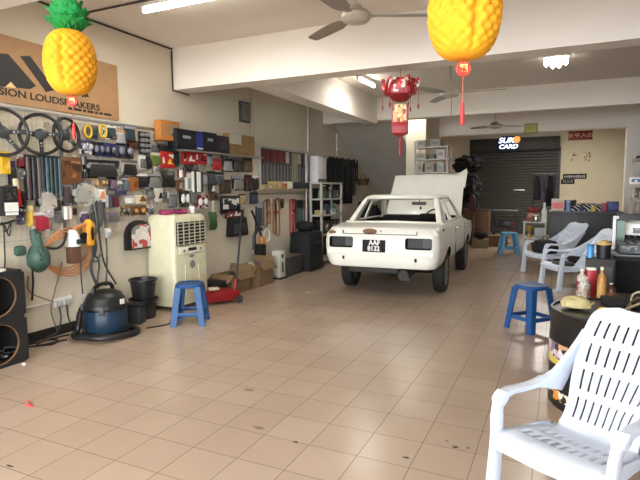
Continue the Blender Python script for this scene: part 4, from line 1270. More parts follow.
# black pouch and green pouch
y0, y1, z0, z1 = rect(227.5, 217.5, 245, 236)
t = thing('hanging_pouch', 'black pouch hanging left of the long jack handle', 'pouch', (XL, (y0 + y1) / 2, z0), 0, TOOLS)
W, H = y1 - y0, z1 - z0
MB().box((.06, 0, H / 2), (.12, W, H), taper=(.8, .9)).build('pouch', MATTB, t, bevel=.02)
MB().box((.115, 0, H * .42), (.02, W * .7, H * .5)).build('front_pocket', DKGREY, t, bevel=.01)
goods('bag', (208, 212, 216, 230), ((54, 92, 54), (70, 110, 70)), 'hanging_packet', 'small green packet hanging right of the air cooler', 'packet', TOOLS, d=.05)
goods('strip', (212.3, 198, 214, 214), ((196, 196, 180), W_), 'white_wand', 'thin white stick above the small green packet', 'stick', TOOLS, d=.012)

# socket
y0, y1, z0, z1 = rect(52.5, 297, 70, 305.5, X=XL)
t = thing('wall_socket', 'white double socket low on the left wall with two leads', 'socket', (XL, (y0 + y1) / 2, z0))
W, H = y1 - y0, z1 - z0
MB().box((.015, 0, H / 2), (.03, W, H)).build('plate', WHITE, t, bevel=.006)
for s in (-1, 1):
    MB().box((.045, s * W * .25, H * .42), (.035, .06, .06)).build('plug', LGREY, t, bevel=.006)
CORDS = [('thin brown lead looping from the socket to the floor', (128, 98, 74), ((53, 302), (30, 292), (28, 276)), .006),
 ('dark lead hanging from the socket beside the skirting', (60, 54, 50), ((58, 303), (61, 318), (57, 332), (45, 338)), .007),
 ('second dark lead from the socket towards the vacuum', (66, 58, 54), ((66, 303), (68, 316), (71, 326)), .007),
 ('long thin lead falling from the orange hose past the socket', (120, 96, 76), ((62, 262), (55, 290), (51, 310), (57, 330)), .005)]
for lab, c, P, r in CORDS:
    pp = [lw(x, y, XL + .03) for x, y in P]
    b = pp[-1]
    tag(MB().tube(smooth_path([q_ - b for q_ in pp], 6), r, 6).build('power_lead', m3(c, .5), None, loc=b), lab, 'lead', 'leads around the wall socket')
# ================================================================== STOOLS
def stool(loc, rz, h, label, col, nm, top=.29, spread=.40):
    t = thing('plastic_stool', label, 'stool', loc, rz, 'blue plastic stools')
    M_ = mat(nm, col, .5, vary=.05)
    lp = [[Vector((x, y, z)) for x, y in rrect(r, r, r * .62, 5)] for r, z in ((top / 2 - .012, h - .045), (top / 2, h - .04), (top / 2 + .004, h - .012), (top / 2 - .008, h), (top / 2 - .04, h + .001), (top / 2 - .05, h - .004), (.03, h - .004))]
    MB().lofts(lp).build('seat', M_, t)
    k = (spread - .085) / 2
    q = (top - .085) / 2
    legs = {}
    for sx in (-1, 1):
        for sy in (-1, 1):
            m = MB()
            secs = []
            for u in (0, .25, .5, .75, 1):
                c = Vector((sx * (q + (k - q) * u), sy * (q + (k - q) * u), (h - .03) * (1 - u)))
                w = .072 - .010 * u
                o1, o2 = Vector((sx, 0, 0)), Vector((0, sy, 0))
                # L-shaped channel leg
                P = [c + o1 * w * .5 + o2 * w * .5, c - o1 * w * .5 + o2 * w * .5, c - o1 * w * .5 + o2 * w * .25, c + o1 * w * .25 + o2 * w * .25, c + o1 * w * .25 - o2 * w * .5, c + o1 * w * .5 - o2 * w * .5]
                secs.append(P)
            m.loft(secs)
            m.build('leg', M_, t)
    u = .70
    e = q + (k - q) * u
    for a in range(4):
        R = Matrix.Rotation(a * PI / 2, 3, 'Z')
        MB().box(R @ Vector((0, e + .012, (h - .03) * (1 - u))), ((2 * e, .016, .045) if a % 2 == 0 else (.016, 2 * e, .045))).build('stretcher', M_, t, bevel=.004)
    return t
stool((-.235, 5.78, 0), .86, .48, 'blue plastic stool standing alone on open floor near the black drum', (30, 78, 134), 'stool blue')
stool((-3.73, 4.52, 0), .50, .46, 'blue plastic stool in front of the cream air cooler', (16, 72, 124), 'stool bright blue')
stool((-1.02, 12.4, 0), .30, .50, 'pale blue plastic stool at the back beside the car', (92, 156, 196), 'stool pale blue', .33, .47)

# ================================================================== LEFT FLOOR
# open speaker cabinets
def cabinet(z0, label):
    t = thing('speaker_cabinet', label, 'speaker cabinet', (XL + .24, 2.66, z0), 0, 'stacked open speaker cabinets')
    D, W, H = .46, .50, .405
    CB = mat('black carpet board', (26, 25, 24), .9, bump=.2, bscale=200)
    IN = mat('raw board inside', (116, 84, 52), .85, vary=.35, scale=4)
    fp = MB()
    n = 40
    R = .172
    outer = []
    for k in range(n):
        a = 2 * PI * k / n
        c, s_ = math.cos(a), math.sin(a)
        f = min((W / 2) / max(abs(c), 1e-6), (H / 2) / max(abs(s_), 1e-6))
        outer.append((c * f, s_ * f))
    inner = [(R * math.cos(2 * PI * k / n), R * math.sin(2 * PI * k / n)) for k in range(n)]
    L = []
    for pts, x in ((outer, D / 2), (inner, D / 2), (inner, D / 2 - .02), (outer, D / 2 - .02)):
        L.append([Vector((x, p[0], H / 2 + p[1])) for p in pts])
    fp.loft(L + [L[0]], True, False)
    fp.build('front_board', CB, t, ang=30)
    MB().tube([(D / 2 - .012, (R + .004) * math.cos(2 * PI * k / n), H / 2 + (R + .004) * math.sin(2 * PI * k / n)) for k in range(n)], .012, 8, True).build('cut_edge', IN, t)
    MB().box((-D / 2 + .01, 0, H / 2), (.02, W, H)).build('back_board', IN, t)
    for z in (.01, H - .01):
        MB().box((-.01, 0, z), (D - .04, W, .02)).build('shelf_board', CB, t)
    for s in (-1, 1):
        MB().box((-.01, s * (W / 2 - .01), H / 2), (D - .04, .02, H - .04)).build('side_board', CB, t)
    return t
cabinet(0, 'lower black open speaker cabinet at the left edge, on the floor')
cabinet(.407, 'upper black open speaker cabinet at the left edge, on the lower one')
rn = random.Random(3)
for zc, lab, cols in ((.022, 'tangle of dark parts and pink scraps inside the lower speaker cabinet', (B_, (60, 56, 58), (180, 60, 130))), (.429, 'tangle of wires and metal bits inside the upper speaker cabinet', (B_, (110, 108, 104), (70, 66, 60)))):
    t = thing('junk_heap', lab, 'junk', (XL + .24, 2.66, zc))
    for i in range(9):
        c = cols[i % 3]
        nm = 'scrap_piece'
        x, y = rn.uniform(-.12, .13), rn.uniform(-.16, .16)
        z = .03 + .05 * (i % 3)
        if i % 3 == 0:
            MB().ball((x, y, z), (.06, .05, .035), 10, 7, .2, i).build(nm, m3(c), t)
        elif i % 3 == 1:
            MB().tube(smooth_path([(x + rn.uniform(-.08, .08), y + rn.uniform(-.08, .08), z + rn.uniform(-.02, .05)) for _ in range(6)], 4), .006, 6).build('wire_end', m3(c), t)
        else:
            MB().box((x, y, z), (.07, .05, .03), Matrix.Rotation(rn.uniform(0, 3), 3, 'Z')).build(nm, m3(c), t, bevel=.004)
p = on(9, 268, 2, .812)
tag(MB().lathe([(0, 0), (.06, 0), (.07, .01), (.065, .022), (0, .018)], n=20).build('plastic_lid', WHITE, None, loc=(XL + .40, 2.72, .8125)), 'white plastic lid lying on top of the upper speaker cabinet', 'dish')  # a plastic lid left on the cabinet
tag(MB().box((0, 0, .008), (.03, .02, .016)).build('paper_scrap', WHITE, None, bevel=.003, loc=(-4.13, 2.80, 0)), 'small white scrap on the floor at the foot of the speaker cabinet', 'scrap')

# vacuum cleaner
def vacuum():
    t = thing('vacuum_cleaner', 'dark blue drum vacuum cleaner with black hose coiled round its foot', 'vacuum cleaner', (-4.20, 3.76, 0))
    TB = mat('vacuum blue', (26, 48, 68), .32)
    MB().lathe([(.0, .05), (.19, .05), (.205, .07), (.21, .20), (.205, .29), (0, .29)], n=32).build('tank', TB, t)
    MB().lathe([(.21, .285), (.215, .30), (.215, .33), (.20, .35), (.19, .40), (.16, .45), (.10, .475), (0, .48)], n=32).build('motor_head', BLACK, t)
    MB().lathe([(.20, .03), (.225, .035), (.225, .075), (.20, .08)], n=28, cap=True).build('base_ring', BLACK, t)
    MB().tube(smooth_path([(-.02, -.13, .44), (-.02, -.10, .52), (-.02, 0, .54), (-.02, .10, .52), (-.02, .13, .44)], 5), .02, 8).build('carry_handle', BLACK, t)
    for a in (.3, -1.2, 2.5, 4.0):
        MB().lathe([(0, -.02), (.03, -.02), (.03, .02), (0, .02)], (.2 * math.cos(a), .2 * math.sin(a), .031), 14, Matrix.Rotation(PI / 2, 3, 'Y')).build('castor', BLACK, t)
    for a in (-.9, .9 + PI):
        MB().box((.218 * math.cos(a), .218 * math.sin(a), .30), (.03, .05, .09), Matrix.Rotation(a, 3, 'Z')).build('clip', DKGREY, t, bevel=.005)
    MB().box((.205, .03, .37), (.012, .05, .05)).build('white_label', WHITE, t)
    pts = []
    for k in range(46):
        a = -2.6 + k * .115
        r = .29 + .015 * math.sin(k * .5)
        pts.append((r * math.cos(a), r * math.sin(a), .032 + .02 * max(0, math.sin(k * .12)) + (.0 if k < 38 else (k - 38) * .02)))
    m = MB()
    pp = smooth_path(pts, 3)
    m.tube(pp, [.027 + .004 * (i % 2) for i in range(len(pp))], 10)
    m.build('hose', mat('ribbed hose', (30, 30, 32), .5), t, ang=60)
    MB().tube(smooth_path([(-.12, -.27, .06), (-.05, -.30, .14), (-.10, -.24, .24), (-.16, -.16, .30)], 5), .026, 10).build('hose_end', BLACK, t)
    return t
vacuum()
t = thing('spray_bottle', 'small white bottle head standing between wall and vacuum cleaner', 'bottle', (-4.50, 3.76, 0))
MB().lathe([(0, 0), (.035, 0), (.035, .25), (.015, .30), (.015, .33), (0, .33)], n=14).build('bottle', DKGREY, t)
MB().box((.01, 0, .37), (.05, .03, .08)).build('trigger_head', LGREY, t, bevel=.006)
# stacked black buckets / trays beside cooler
for i, (x, y, r, h, lab) in enumerate(((-4.40, 4.50, .155, .23, 'lower black bucket between the vacuum and the air cooler'), (-4.40, 4.50, .15, .23, 'upper black bucket stacked in the lower one beside the cooler'))):
    t = thing('black_bucket', lab, 'bucket', (x, y, i * .233), 0, 'stacked black buckets')
    MB().lathe([(0, 0), (r * .82, 0), (r, h), (r + .014, h), (r + .014, h - .02), (r - .008, h - .022), (r * .8 - .006, .012), (0, .012)], n=28, cap=False).build('tub', mat('worn black tub', (30, 31, 32), .4), t)
    MB().tube([((r + .01) * math.cos(a), (r + .01) * math.sin(a), h - .03 - .05 * math.sin(a)) for a in [PI * k / 14 for k in range(15)]], .005, 6).build('wire_handle', STEEL, t)
t = thing('tool_tray', 'dark flat tray leaning beside the vacuum under the cover pack', 'tray', (-4.28, 4.26, 0), .3)
MB().box((0, 0, .10), (.16, .14, .20)).build('crate', DKGREY, t, bevel=.01)
MB().box((0, 0, .215), (.20, .18, .03)).build('lid', MATTB, t, bevel=.008)
for lab, P, r in (('dark cable lying on floor from the vacuum to the air cooler', [(-4.0, 4.12, .008), (-3.9, 4.35, .008), (-4.02, 4.55, .008), (-3.97, 4.72, .008)], .008),
                  ('thin black cable heap on floor under the wall socket', [(-4.60, 3.0, .008), (-4.52, 3.2, .008), (-4.42, 3.3, .008), (-4.50, 3.42, .008), (-4.60, 3.35, .008), (-4.5, 3.2, .012), (-4.42, 3.46, .01)], .008),
                  ('black extension lead along skirting left of the vacuum', [(-4.64, 3.1, .008), (-4.60, 3.3, .008), (-4.58, 3.5, .008), (-4.55, 3.6, .008)], .008)):
    b = Vector(P[-1])
    b.z = 0
    tag(MB().tube(smooth_path([Vector(q_) - b for q_ in P], 6), r, 7).build('floor_cable', MATTB, None, loc=b), lab, 'cable', 'cables on the floor by the wall')

# air cooler
def cooler():
    t = thing('air_cooler', 'tall cream evaporative air cooler with grille against the wall', 'air cooler', (-4.42, 5.15, 0))
    CRM = mat('cream cooler plastic', (214, 209, 178), .38)
    W, D, H = .66, .44, 1.19      # W along y, D along x
    lp = []
    for z, s in ((.06, 0), (.075, .01), (.5, .01), (H - .05, .0), (H - .02, -.012), (H, -.035)):
        lp.append([Vector((x, y, z)) for x, y in rrect(D / 2 + s - .01, W / 2 + s - .01, .05, 5)])
    MB().lofts(lp).build('housing', CRM, t)
    fx = D / 2
    MB().box((fx + .002, .0, .955), (.012, W * .84, .29)).build('grille_recess', MATTB, t)
    GM = mat('grille slats', (176, 172, 150), .4)
    for k in range(7):
        MB().box((fx + .010, 0, .83 + k * .0415), (.014, W * .84, .010), Matrix.Rotation(.3, 3, 'Y')).build('grille_slat', GM, t)
    for k in range(6):
        MB().box((fx + .014, -W * .40 + W * .8 * k / 5, .955), (.010, .011, .29)).build('grille_bar', GM, t)
    MB().box((fx + .004, 0, .745), (.014, W * .72, .085)).build('control_panel', mat('cooler panel', (232, 228, 204), .35), t, bevel=.005)
    MB().box((fx + .012, .0, .755), (.004, .16, .04)).build('display', BLACK, t)
    for k in (-2, 2):
        MB().cyl((fx + .008, k * .08, .745), (fx + .022, k * .08, .745), .017, n=14).build('button', GREY, t)
    MB().lathe([(0, 0), (.045, 0), (.05, .008), (.03, .014), (0, .014)], (fx, .0, .56), 22, Matrix.Rotation(PI / 2, 3, 'Y')).build('round_badge', GREY, t)
    MB().ball((fx + .0, 0, .665), (.006, .05, .018)).build('oval_badge', GREY, t)
    for s in (-1, 1):
        MB().box((fx + .0, s * .13, .36), (.016, .012, .40)).build('front_rib', mat('cooler shade', (206, 200, 166), .4), t)
    MB().box((fx + .0, .05, .22), (.010, .03, .16)).build('water_gauge', DKGREY, t)
    for sx in (-1, 1):
        for sy in (-1, 1):
            MB().lathe([(0, -.018), (.032, -.018), (.036, 0), (.032, .018), (0, .018)], (sx * .17, sy * .27, .036), 14, Matrix.Rotation(PI / 2, 3, 'Y')).build('castor', BLACK, t)
            MB().box((sx * .17, sy * .27, .064), (.03, .03, .03)).build('castor_mount', BLACK, t)
    return t
cooler()
# pink feather heap and cup on top
t = thing('pink_duster', 'pink and dark bundle of feathers lying on top of the air cooler', 'duster', (-4.42, 5.10, 1.1905))
for i in range(9):
    MB().ball((rn.uniform(-.08, .1), -.2 + i * .05, .03), (.05, .05, .03), 9, 6, .35, i).build('feather_tuft', m3([(170, 60, 110), (120, 40, 80), (60, 40, 60)][i % 3], .7), t)
t = thing('white_cup', 'white paper cup standing on the air cooler', 'cup', (-4.36, 5.38, 1.1905))
MB().lathe([(0, 0), (.028, 0), (.038, .09), (.034, .09), (.025, .006), (0, .006)], n=18, cap=False).build('cup', WHITE, t)

# floor jack
def jack():
    t = thing('floor_jack', 'red trolley jack with long upright handle beside the cooler', 'trolley jack', (-4.05, 5.45, 0), math.radians(58))
    JR = mat('jack red', (138, 24, 30), .4)
    for s in (-1, 1):
        MB().prism([(-.36, .05), (.30, .05), (.34, .10), (.30, .17), (.05, .19), (-.30, .12), (-.36, .09)], (0, s * .13 - .006, 0), (1, 0, 0), (0, 0, 1), (0, 1, 0), .012).build('side_plate', JR, t, bevel=.003)
    MB().box((.10, 0, .13), (.40, .22, .07)).build('hydraulic_unit', JR, t, bevel=.015)
    MB().box((-.20, 0, .13), (.26, .06, .05)).build('lift_arm', JR, t, bevel=.01)
    MB().lathe([(0, 0), (.05, 0), (.055, .02), (0, .02)], (-.30, 0, .15), 16).build('saddle', BLACK, t)
    MB().box((-.05, 0, .205), (.14, .09, .03)).build('cream_plate', m3(CR), t)
    for x in (-.32, .30):
        for s in (-1, 1):
            R = Matrix.Rotation(PI / 2, 3, 'X')
            MB().lathe([(0, -.02), (.05, -.02), (.055, 0), (.05, .02), (0, .02)], (x, s * .16, .055), 16, R).build('wheel', DKGREY, t)
        MB().cyl((x, -.16, .055), (x, .16, .055), .012, n=8).build('axle', STEEL, t)
    MB().cyl((.28, 0, .14), (.33, 0, .30), .035, .028, n=12).build('handle_socket', JR, t)
    MB().cyl((.32, 0, .27), (.52, .16, 1.18), .017, n=10).build('handle_tube', BLACK, t)
    MB().cyl((.46, .112, .91), (.525, .164, 1.20), .022, n=10).build('grip', MATTB, t)
    t.scale = (.86, .86, 1)
    return t
jack()
tag(MB().box((0, 0, .11), (.34, .30, .22)).build('black_toolbox', MATTB, None, bevel=.03, loc=(-4.40, 5.80, 0)), 'low black case on floor between air cooler and cardboard boxes', 'case')

# cardboard boxes
def openbox(x, y, w, d, h, rz, label, flaps=True, fill=None):
    t = thing('cardboard_box', label, 'box', (x, y, 0), rz, 'open cardboard boxes on the floor')
    for s in (-1, 1):
        MB().box((s * (w / 2 - .004), 0, h / 2), (.008, d, h)).build('side', CARD, t)
        MB().box((0, s * (d / 2 - .004), h / 2), (w - .016, .008, h)).build('side', CARD, t)
    MB().box((0, 0, .004), (w - .016, d - .016, .008)).build('bottom', CARD, t)
    if flaps:
        MB().box((w / 2 + .045, 0, h + .0), (.14, d * .98, .006), Matrix.Rotation(.9, 3, 'Y')).build('flap', CARD, t)
        MB().box((0, -d / 2 - .07, h - .035), (w * .96, .17, .006), Matrix.Rotation(.6, 3, 'X')).build('flap', CARD, t)
        MB().box((0, d / 2 + .03, h + .05), (w * .96, .006, .13), Matrix.Rotation(-.4, 3, 'X')).build('flap', CARD, t)
    return t
openbox(-4.38, 6.26, .40, .42, .26, 0, 'open brown box with hanging flaps behind the red jack')
openbox(-4.34, 6.84, .42, .42, .32, 0, 'taller open brown box filled with wrapped parts, left of the white case')
for i, (x, y, c, lab) in enumerate(((-4.36, 6.76, (186, 178, 160), 'pale wrapped bundle in the taller brown box'), (-4.40, 6.93, (90, 90, 92), 'grey bundle in the taller brown box'), (-4.38, 6.26, (40, 42, 46), 'dark bundle in the box behind the jack'))):
    z = .0085
    hgt = .30 if i < 2 else .22
    tag(MB().ball((0, 0, hgt / 2 + .03), (.08, .08, hgt / 2 + .03), 12, 8, .15, i).build('wrapped_bundle', m3(c, .6), None, loc=(x, y, z)), lab, 'bundle')

# white machine case, chainsaw like tool, brooms
t = thing('white_case', 'tall narrow white case with dark dial between boxes and dark speaker', 'case', (-4.28, 7.50, 0))
MB().box((0, 0, .24), (.16, .22, .46), taper=(.9, .95)).build('case', mat('case white', (206, 206, 192), .4), t, bevel=.015)
MB().lathe([(0, 0), (.035, 0), (.035, .01), (0, .01)], (.072, 0, .38), 18, Matrix.Rotation(PI / 2, 3, 'Y')).build('dial', BLACK, t)
MB().box((.075, 0, .19), (.008, .05, .18)).build('handle_slot', DKGREY, t)
MB().box((.02, 0, .012), (.2, .26, .024)).build('foot', BLACK, t)
t = thing('brush_cutter', 'orange and black garden tool with crossed black handles leaning on the wall', 'garden tool', (-4.50, 7.27, 0))
MB().box((0, 0, .30), (.14, .18, .60)).build('black_bin', MATTB, t, bevel=.02)
MB().ball((.02, .03, .64), (.06, .06, .09)).build('orange_housing', mat('tool orange', (190, 120, 56), .5), t)
MB().tube(smooth_path([(.0, -.18, .52), (.0, -.17, .74), (.02, -.08, .86), (.02, .02, .84)], 5), .03, 8).build('black_guard', BLACK, t)
MB().lathe([(.09, -.01), (.115, -.01), (.115, .01), (.09, .01), (.09, -.01)], (0, .22, .72), 26, Matrix.Rotation(PI / 2, 3, 'Y') , cap=False).build('white_ring', WHITE, t)
MB().cyl((.02, .06, .66), (-.05, -.16, 1.16), .018, n=8).build('handle', BLACK, t)
MB().cyl((-.06, -.06, .60), (-.10, .06, 1.22), .016, n=8).build('handle', BLACK, t)
# dark speaker box and big black case
t = thing('speaker_box', 'dark grey carpeted speaker box with tan top beside the white case', 'speaker box', (-4.37, 7.94, 0))
MB().box((0, 0, .165), (.38, .52, .33)).build('box', mat('dark carpet', (54, 54, 54), .9, bump=.1, bscale=150), t, bevel=.012)
MB().box((0, 0, .334), (.36, .50, .008)).build('tan_top', m3((120, 106, 84)), t)
t = thing('black_case', 'big black fabric covered case standing before the metal rack', 'case', (-4.28, 8.56, 0))
MB().box((0, 0, .36), (.46, .62, .72), taper=(.88, .9)).build('case', MATTB, t, bevel=.04)
MB().tube([(.22, -.12, .52), (.26, -.10, .53), (.26, .10, .53), (.22, .12, .52)], .014, 8).build('handle', BLACK, t)
MB().ball((-.02, .02, .80), (.16, .2, .10), 14, 9, .12, 4).build('black_bag', MATTB, t)

# metal rack with white box
def rack():
    t = thing('metal_rack', 'pale metal shelf rack behind the car, with bottles', 'shelf rack', (-4.33, 9.60, 0))
    P = mat('rack enamel', (186, 184, 172), .45)
    W, D, H = 1.04, .27, 1.62
    for sx in (-1, 1):
        for sy in (-1, 1):
            MB().box((sx * (D / 2 - .02), sy * (W / 2 - .02), H / 2), (.04, .04, H)).build('upright', P, t)
    for z in (.10, .60, .98, 1.30, H):
        MB().box((0, 0, z), (D, W, .03)).build('shelf', P, t)
    return t
rack()
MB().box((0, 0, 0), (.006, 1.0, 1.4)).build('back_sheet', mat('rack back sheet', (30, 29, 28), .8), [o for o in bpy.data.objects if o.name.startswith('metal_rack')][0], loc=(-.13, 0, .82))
def item_on_rack(nm, x, y, z, c, h, r, lab, cat, cap=None, sq=False):
    t = thing(nm, lab, cat, (-4.33 + x - .07, 9.60 + y, z + .0155), 0, 'goods on the metal rack')
    if sq:
        MB().box((0, 0, h / 2), (r * 2, r * 2.4, h)).build('carton', m3(c), t, bevel=.004)
        MB().box((r + .001, 0, h * .5), (.002, r * 1.6, h * .5)).build('printed_panel', pk([c, W_, G_], 20), t)
    else:
        MB().lathe([(0, 0), (r, 0), (r, h * .62), (r * .4, h * .78), (r * .4, h), (0, h)], n=16).build('bottle', m3(c, .3), t)
        MB().cyl((0, 0, h), (0, 0, h + .02), r * .42, n=12).build('bottle_cap', m3(cap or W_), t)
for a in [('bottle', .12, -.40, 1.30, (120, 140, 122), .22, .05, 'pale green bottle on the upper shelf near the white upright', 'bottle'),
          ('bottle', .12, -.22, 1.30, (52, 56, 54), .24, .05, 'dark bottle right of the pale green bottle', 'bottle'),
          ('bottle', .12, .05, 1.30, (86, 98, 90), .20, .05, 'grey green bottle in the middle of the upper shelf', 'bottle'),
          ('small_carton', .10, .30, 1.30, (60, 56, 54), .16, .07, 'dark carton at the right of the upper shelf', 'carton', None, True),
          ('small_carton', .10, -.38, .98, (176, 156, 100), .09, .08, 'tan carton on the middle shelf', 'carton', None, True),
          ('small_carton', .10, -.12, .98, (40, 46, 66), .20, .07, 'navy carton on the middle shelf', 'carton', None, True),
          ('small_carton', .10, .12, .98, (190, 196, 194), .10, .08, 'white carton on the middle shelf', 'carton', None, True),
          ('bottle', .10, .33, .98, (70, 120, 110), .18, .05, 'teal bottle on the middle shelf', 'bottle'),
          ('small_carton', .08, -.30, .60, (34, 30, 32), .26, .12, 'black carton on the lower shelf left', 'carton', None, True),
          ('small_carton', .08, .10, .60, (74, 34, 32), .22, .10, 'dark red carton on the lower shelf', 'carton', None, True),
          ('small_carton', .08, .36, .60, (36, 40, 46), .26, .09, 'dark carton on the lower shelf right', 'carton', None, True)]:
    item_on_rack(*a)
xa, xb = on(310, 170, 1, 9.22).x, on(318, 170, 1, 9.22).x
wd = xb - xa
yb = on(326.5, 170, 0, xb).y
t = thing('white_cabinet_box', 'white box standing on top of the metal rack near the white pole', 'box', ((xa + xb) / 2, (9.22 + yb) / 2, 1.6355))
ln = yb - 9.22
MB().box((0, 0, .26), (wd, ln, .52)).build('box', mat('box white', (206, 202, 204), .5), t, bevel=.006)
MB().box((wd / 2 + .001, 0, .04), (.004, ln * .95, .07)).build('label_strip', m3(G_), t)
MB().box((wd / 2 + .001, ln * .2, .30), (.003, .006, .44)).build('door_gap', DKGREY, t)

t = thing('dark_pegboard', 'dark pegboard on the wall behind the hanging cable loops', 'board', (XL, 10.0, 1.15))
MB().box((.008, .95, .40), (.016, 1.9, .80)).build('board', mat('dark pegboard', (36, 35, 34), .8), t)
# hanging dark belts and cables beyond the rack
for i in range(20):
    y = 10.08 + .09 * i
    L = .62 + .22 * math.sin(i * 1.7)
    zt = min(2.15, pf(y) - .06)
    x = XL + .05 if i % 2 else XL + .20
    c = [(26, 26, 27), (34, 36, 38), (20, 20, 20), (44, 46, 48)][i % 4]
    W = .09 + .03 * (i % 3)
    pts = smooth_path([(0, -W / 2, 0), (0, -W * .6, L * .5), (.01, -W * .25, L), (.01, W * .25, L), (0, W * .6, L * .5), (0, W / 2, .02)], 5)
    o = MB().tube(pts, .018, 7).build('hanging_cable_coil', m3(c, .6), None, loc=(x, y, zt - L))
    tag(o, 'long black cable loop hanging in the dark corner behind the metal rack', 'cable', 'dark cable loops behind the rack')
o = tag(MB().cyl((0, 0, 0), (0, 1.80, 0), .012).build('hanging_rail', DKGREY, None, loc=(XL + .11, 10.05, 2.03)), 'dark rail holding the cable loops under the stairs', 'rail')
t = thing('brown_basket', 'brown basket hanging high in the dark corner under the stairs', 'basket', (XL + .22, 12.08, 1.60))
MB().lathe([(0, 0), (.12, 0), (.17, .16), (.16, .16), (.11, .01), (0, .01)], n=18, cap=False).build('basket', mat('wicker', (88, 66, 44), .8, bump=.3, bscale=80), t)
MB().tube([(.0, .16 * math.cos(a), .16 + .1 * math.sin(a)) for a in [PI * k / 10 for k in range(11)]], .007, 6).build('handle', m3(BR), t)
for (x, y, z, r, lab) in ((-4.25, 12.3, 0, (.22, .25, .55), 'tall dark bundle on the floor behind the car under the stairs'), (-4.0, 11.0, 0, (.28, .32, .62), 'black wrapped heap between the metal rack and the car')):
    tag(lump('black_bundle', MATTB, r, (x, y, z), .3, 5), lab, 'bundle', 'black bundles in the corner')
# ================================================================== BACK
# ladder-like steel shelf with white boxes, behind the raised bonnet
def backshelf():
    t = thing('steel_shelf', 'steel shelf of pale boxes behind the raised bonnet', 'shelf', (-2.50, 11.22, 0))
    P = mat('shelf steel', (168, 166, 160), .4, metal=.3)
    W, D, H = .74, .40, 2.62
    for sx in (-1, 1):
        for sy in (-1, 1):
            a = .0 if sx < 0 else .06
            MB().ribbon([(sx * (W / 2), sy * D / 2, 0), (sx * (W / 2) - a, sy * D / 2, H - (.1 if sx < 0 else .2))], (1, 0, 0), (0, 1, 0), .035, .035).build('upright', P if sx < 0 else mat('pinkish upright', (186, 160, 150), .45), t)
    for z in (1.56, 1.84, 2.12, 2.38):
        MB().box((-.02, 0, z), (W, D, .025)).build('shelf', P, t)
    return t
backshelf()
DZ = .26
for (x, z, w, h, c, lab) in ((-.30, 2.12, .20, .15, (168, 164, 154), 'pale grey carton at left of the top level of the steel shelf'), (.06, 2.12, .24, .16, (150, 146, 136), 'grey carton in the middle of the top level of the steel shelf'),
        (-.30, 1.86, .26, .13, (176, 168, 150), 'cream carton on second level of the steel shelf'), (.20, 1.86, .20, .20, (186, 178, 174), 'pale pink carton on second level of the steel shelf'), (-.02, 1.86, .14, .10, (96, 98, 94), 'small grey box on second level of the steel shelf'),
        (-.32, 1.58, .14, .20, (170, 162, 148), 'beige carton, leftmost on third level of the steel shelf'), (-.08, 1.58, .22, .19, (160, 154, 140), 'beige carton in the middle of third level of the steel shelf'), (.20, 1.58, .16, .20, (176, 176, 170), 'white carton, rightmost on third level of the steel shelf'),
        (-.25, 1.30, .22, .17, (150, 144, 132), 'pale carton, left on the lowest seen level of the steel shelf'), (.08, 1.30, .28, .17, (140, 134, 122), 'pale carton, right on the lowest seen level of the steel shelf')):
    t = thing('pale_carton', lab, 'carton', (-2.50 + x * .86, 11.22, z + .013 + DZ), 0, 'cartons on the steel shelf')
    MB().box((0, 0, h / 2), (w * .9, .30, h)).build('carton', m3(c, .7), t, bevel=.004)
    MB().box((0, -.151, h * .5), (w * .5, .003, h * .35)).build('printed_panel', m3(tuple(int(v * .75) for v in c)), t)
# black heap on stand: bags and cloth beside the shutter
for (x, y, z, r, s, lab, c) in ((-2.46, 15.3, 0, (.46, .34, .58), 1, 'big black sack on the floor left of the shutter', (20, 20, 22)),
        (-2.42, 15.3, 1.20, (.38, .30, .36), 2, 'black cloth heap on top of the big black sack', (24, 24, 28)),
        (-2.44, 15.3, 1.96, (.40, .28, .24), 3, 'topmost black heap left of the shutter box', (18, 18, 20)),
        (-2.0, 16.1, 0, (.20, .20, .34), 6, 'small dark sack beside the brown cabinet', (34, 30, 32))):
    tag(lump('black_sack', m3(c, .75), r, (x, y, z), .34, s), lab, 'sack', 'black heap beside the shutter')
t = thing('red_cylinder', 'dark red cylinder standing beside the raised bonnet, before the black heap', 'cylinder', (-2.03, 13.6, 0))
MB().lathe([(0, .95), (.08, .95), (.085, 1.0), (.085, 1.25), (.06, 1.30), (.03, 1.33), (0, 1.33)], n=18).build('cylinder', m3((70, 24, 28), .5), t)
MB().cyl((0, 0, 0), (0, 0, .95), .03, n=10).build('stand', DKGREY, t)
# brown cabinet with boards
def brown_cabinet():
    t = thing('wooden_cabinet', 'brown wooden cabinet right of the car under a grey board', 'cabinet', (-2.02, 14.4, 0))
    WD = mat('brown wood', (116, 80, 48), .5, vary=.15, scale=6)
    MB().box((0, 0, .46), (.66, .5, .90)).build('carcass', WD, t, bevel=.006)
    for s in (-1, 1):
        d = MB().box((s * .16, -.256, .45), (.30, .014, .80)).build('door', WD, t, bevel=.004)
        MB().cyl((s * .04, -.263, .5), (s * .04, -.285, .5), .012, n=10).build('knob', STEEL, d)
    MB().box((0, 0, .925), (.70, .54, .03)).build('top', mat('dark top', (70, 56, 42), .5), t, bevel=.004)
brown_cabinet()
t = thing('glass_table', 'low grey topped table beside the brown cabinet at the back', 'table', (-1.34, 14.9, 0))
MB().box((0, 0, .90), (.66, .46, .025)).build('tabletop', mat('grey table top', (120, 124, 124), .2), t)
for sx in (-1, 1):
    for sy in (-1, 1):
        MB().box((sx * .29, sy * .19, .444), (.035, .035, .888)).build('leg', DKGREY, t)
MB().box((0, 0, .45), (.6, .42, .02)).build('lower_shelf', DKGREY, t)
